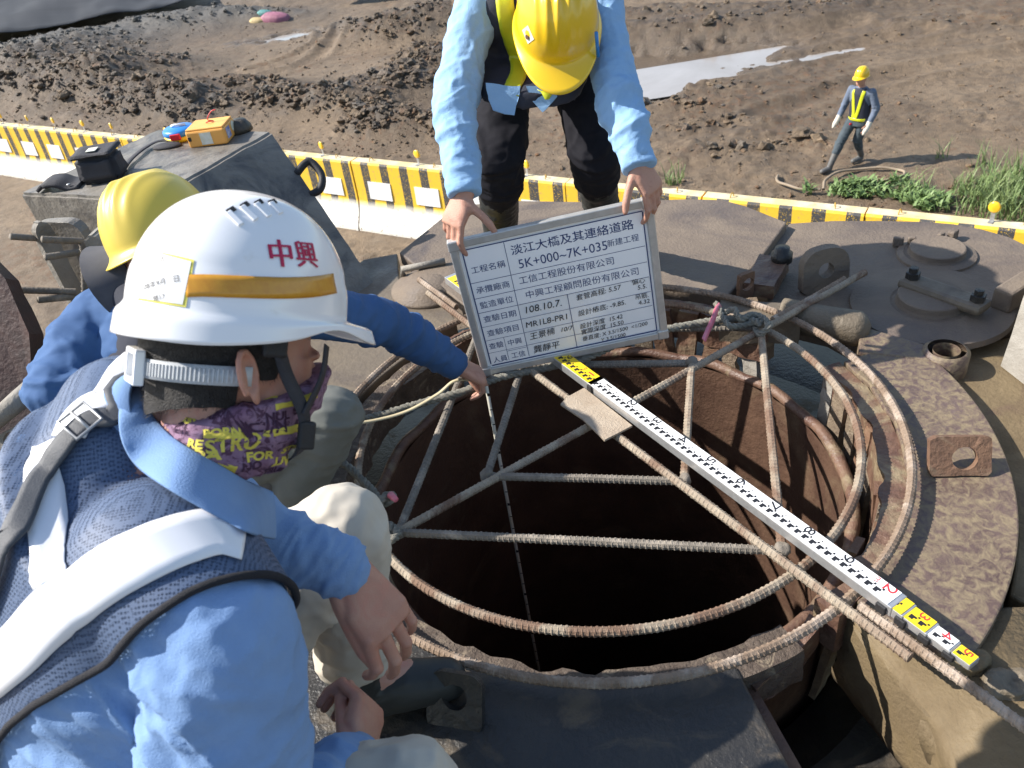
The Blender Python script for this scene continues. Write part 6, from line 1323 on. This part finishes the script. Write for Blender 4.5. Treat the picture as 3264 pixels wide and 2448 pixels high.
# ================================================================== person B: yellow helmet, reaching arm with the tape
def person_b():
    t_ = thing('person', 'person in blue work shirt and faded yellow helmet reaching over the bore', 'person', (-1.0, 0, -.06))
    HC = dep(372, 545, 1.88); f = V((.50, .85, -.18)).normalized(); u = V((-.05, .10, 1)).normalized(); u = (u-f*u.dot(f)).normalized()
    u = (u*.96-(f.cross(u))*.28).normalized(); u = (u-f*u.dot(f)).normalized(); s = f.cross(u)
    LS, RS = dep(225, 690, 1.92), V((-.705, .03, .505)); LE, LW = dep(125, 850, 1.82), V((-.93, -.16, .36)); RE, RW = dep(845, 700, 2.13), dep(985, 790, 2.27)
    PV = V((-1.12, -.12, .17)); mid = (LS+RS)/2+V((-.02, -.02, 0)); sx = (RS-LS).normalized(); nk = dep(290, 600, 1.9); up_ = (mid-PV).normalized(); fr = up_.cross(sx).normalized(); fr = fr if fr.y > 0 else -fr
    kR, kL = dep(715, 900, 1.82), V((-.98, .34, .36)); aR, aL = V((-.83, -.21, .06)), V((-1.05, .20, .06)); hR, hL = PV+V((.09, -.04, 0)), PV+V((-.05, .10, 0))
    q = bmesh.new(); head(q, HC, f, u); chain(q, [(PV, .11), (PV.lerp(mid, .5), .11), (mid, .10), (nk, .055), (HC, .06)], 18)
    chain(q, [(mid, .08), (LS, .06), (LE, .043), (LW, .03)]); chain(q, [(mid, .08), (RS, .06), (RE, .042), (RW, .03)])
    for h, k_, a in ((hR, kR, aR), (hL, kL, aL)): chain(q, [(h, .08), (k_, .055), (a, .04)])
    dR = (dep(1028, 808, 2.31)-RW).normalized(); nR = (UPV*.75-FWD*.62+RGT*.1).normalized()
    hand(q, RW, dR, nR, -1, [(.55, .8, .5), (.65, .85, .5), (.75, .9, .5), (.8, .9, .5)], 1.0, tdir=(dR*.9-UPV*.7-FWD*.1))
    hand(q, LW, (LW-LE), V((0, 0, 1)), 1, [(.6, .8, .5)]*4, 1.0)
    link('body', remesh('body', q, .004, 3), M_skinB, t_)
    q = bmesh.new(); loft(q, [(PV, sx, fr, .18, .14), (PV.lerp(mid, .45), sx, fr, .18, .14), (PV.lerp(mid, .85), sx, fr, .195, .13), (mid+up_*.03, sx, fr, .18, .11), (nk-V((0, 0, .02)), sx, fr, .085, .075)], 32)
    chain(q, [(mid.lerp(LS, .6), .09), (LS, .078), (LS.lerp(LE, .5), .074), (LE, .070), (LE.lerp(LW, .9), .05)], 20); chain(q, [(mid.lerp(RS, .6), .085), (RS, .075), (RS.lerp(RE, .5), .066), (RE, .060), (RE.lerp(RW, .5), .053), (RE.lerp(RW, .93), .043)], 20)
    sh = remesh('shirt', q, .0065, 6); sh = wrinkle(sh, [(LS.lerp(LE, .5), .12, LE-LS+V((.1, 0, .1)), .014, 13), (LE, .12, LE-LS, .016, 14), (RE, .14, RW-RS, .012, 16), (RE.lerp(RW, .6), .09, RW-RE, .008, 22)], .004, 10); shirt = link('shirt', sh, M_shirtB, t_); cuff(RE, RW, .041, M_shirtB, t_)
    B = bvh(shirt)
    # dark vest yoke and lime shoulder band
    q = bmesh.new(); loft(q, [(PV+up_*.02, sx, fr, .19, .15), (PV.lerp(mid, .45), sx, fr, .19, .15), (PV.lerp(mid, .85), sx, fr, .17, .142), (mid+up_*.035, sx, fr, .155, .122), (nk-V((0, 0, .0)), sx, fr, .085, .08)], 32); v = remesh('vest', q, .008, 5); vest = link('vest', v, M_navyvest, t_); Bv = bvh(vest)
    P = [cast(Bv, x, y)[0] for x, y in ((232, 560), (250, 585), (268, 612))]
    if all(p is not None for p in P): ribbon('reflective_band', Bv, P, .05, .003, M_lime, t_, 6)
    q = bmesh.new(); loft(q, [(PV+V((0, 0, .04)), sx, fr, .16, .13), (PV-V((0, 0, .04)), sx, fr, .16, .13)], 28)
    for h, k_, a in ((hR, kR, aR), (hL, kL, aL)): chain(q, [(h, .095), (h.lerp(k_, .6), .083), (k_, .072), (k_.lerp(a, .5), .070), (k_.lerp(a, .75), .062)], 20)
    tr = remesh('trousers', q, .007, 6); link('trousers', wrinkle(tr, [(kR, .12, V((.3, .4, 1)), .010, 12)], .003), M_olive, t_)
    for a, g in ((aR, V((.95, -.3, 0))), (aL, V((.7, .7, 0)))):
        q = bmesh.new(); g = g.normalized(); chain(q, [(a+V((0, 0, .14)), .058), (a, .052)], 18); chain(q, [(a+V((0, 0, -.06)), .05), (a+g*.16+V((0, 0, -.075)), .043)], 18); link('boot', remesh('boot', q, .006, 4), M_bootg, t_)
    q = bmesh.new(); ax = (HC-nk).normalized(); lathe(q, [(.112, -.045), (.098, -.02), (.080, .02), (.074, .035), (.070, .035), (.09, -.02), (.104, -.045)], nk, ax, 36, cap=False); obj('collar', q, mat('slate_collar', (.055, .058, .075), (.075, .078, .095), 20, rough=.8), t_, True)
    hat = helmet(HC+u*.04, f, u, M_hatp, t_, 1.02, 'ribs')
person_b()

# ================================================================== person D: walking far off on the mud
def person_d():
    b = at(1822, 352, GZ+.03); t_ = thing('person', 'person in dark work clothes and lime vest walking far off on the mud', 'person', (b.x, b.y, GZ))
    g = (CAM-b); g.z = 0; g.normalize(); g = (g*.80+V((-.70, 0, 0))).normalized(); r = V((0, 0, 1)).cross(g)      # facing the viewer; r points to the image right
    r = -r if r.x < 0 else r; z = V((0, 0, 1)); O = V((b.x, b.y, GZ+.02)); P = lambda x, y, h: O+(r*x+g*y+z*h)*.94
    hp = P(.16, -.05, .80); hL, hR = hp+r*-.09, hp+r*.09; kL, aL = P(.02, .20, .46), P(-.02, .38, .09); kR, aR = P(.18, -.04, .43), P(.17, -.24, .10)
    ch = P(.17, -.02, 1.20); nk = P(.17, 0, 1.36); HC = P(.165, .03, 1.475); LS, RS = ch+r*-.17+z*.06, ch+r*.17+z*.06; LE, LW = P(-.09, .00, 1.02), P(-.12, .10, .82); RE, RW = P(.43, -.06, 1.0), P(.40, .05, .78)
    q = bmesh.new(); head(q, HC, g, z, .92, False); chain(q, [(hp, .1), (ch, .1), (nk, .05), (HC, .05)]); chain(q, [(ch, .07), (LS, .05), (LE, .04), (LW, .03)]); chain(q, [(ch, .07), (RS, .05), (RE, .04), (RW, .03)])
    for h, k_, a in ((hL, kL, aL), (hR, kR, aR)): chain(q, [(h, .07), (k_, .05), (a, .04)])
    hand(q, RW, (RW-RE), r, 1, [(.3, .3, .2)]*4, .95); hand(q, LW, (LW-LE), -r, 1, [(.5, .6, .3)]*4, .95)
    link('body', remesh('body', q, .007, 3), M_skinB, t_)
    q = bmesh.new(); loft(q, [(hp, r, g, .15, .11), (hp.lerp(ch, .5), r, g, .155, .115), (ch+z*.03, r, g, .17, .11), (nk-z*.02, r, g, .075, .065)], 24)
    for S, E, W_ in ((LS, LE, LW), (RS, RE, RW)): chain(q, [(ch.lerp(S, .6), .07), (S, .062), (E, .052), (E.lerp(W_, .9), .042)])
    link('shirt', wrinkle(remesh('shirt', q, .010, 4), [(LE, .1, z, .01, 14), (RE, .1, z, .01, 14)], .003), M_shirtD, t_)
    q = bmesh.new(); loft(q, [(hp-z*.01, r, g, .158, .12), (hp.lerp(ch, .5), r, g, .163, .125), (ch+z*.04, r, g, .15, .118), (nk-z*.03, r, g, .085, .075)], 24); vest = link('vest', remesh('vest', q, .010, 4), M_navyvest, t_); B = bvh(vest)
    for sg in (-1, 1): ribbon('reflective_band', B, [ch+r*sg*.10+z*.10+g*.1, ch+r*sg*.08+g*.13, hp.lerp(ch, .4)+r*sg*.035+g*.13, hp+r*(sg*.02-.02)+g*.13+z*.03], .05, .004, M_lime, t_, 5)
    ribbon('reflective_band', B, [hp+r*x+g*.12*math.cos(x*6)+z*.012 for x in (-.15, -.1, -.05, 0, .05, .1, .15)], .05, .005, M_lime, t_, 4)
    q = bmesh.new(); loft(q, [(hp+z*.02, r, g, .145, .11), (hp-z*.1, r, g, .155, .115)], 24)
    for h, k_, a in ((hL, kL, aL), (hR, kR, aR)): chain(q, [(h, .092), (h.lerp(k_, .5), .082), (k_, .068), (k_.lerp(a, .45), .06)])
    link('trousers', wrinkle(remesh('trousers', q, .010, 4), [(kL, .15, kL-hL, .012, 12), (kR, .15, kR-hR, .012, 12)], .003), M_jean, t_)
    for a, k_ in ((aL, kL), (aR, kR)):
        q = bmesh.new(); chain(q, [(a.lerp(k_, .75), .058), (a, .048)]); chain(q, [(a-z*.04, .045), (a+g*.15-z*.055+r*-.04, .04)]); link('boot', remesh('boot', q, .008, 3), M_bootg, t_)
    for W_, E in ((LW, LE), (RW, RE)):
        q = bmesh.new(); d = (W_-E).normalized(); chain(q, [(W_-d*.03, .042), (W_+d*.03, .042), (W_+d*.10+g*.02, .04), (W_+d*.15+g*.03, .022)]); chain(q, [(W_+d*.03, .02), (W_+d*.09+g*.045, .014)]); link('glove', remesh('glove', q, .007, 2), M_glove, t_)
    helmet(HC+z*.045, g, z, M_haty, t_, .93, 'ribs')
    q = bmesh.new(); box(q, hp+g*.13-r*.06-z*.07, (.035, .02, .05)); obj('red_tag', q, M_red, t_, bev=.006)
person_d()
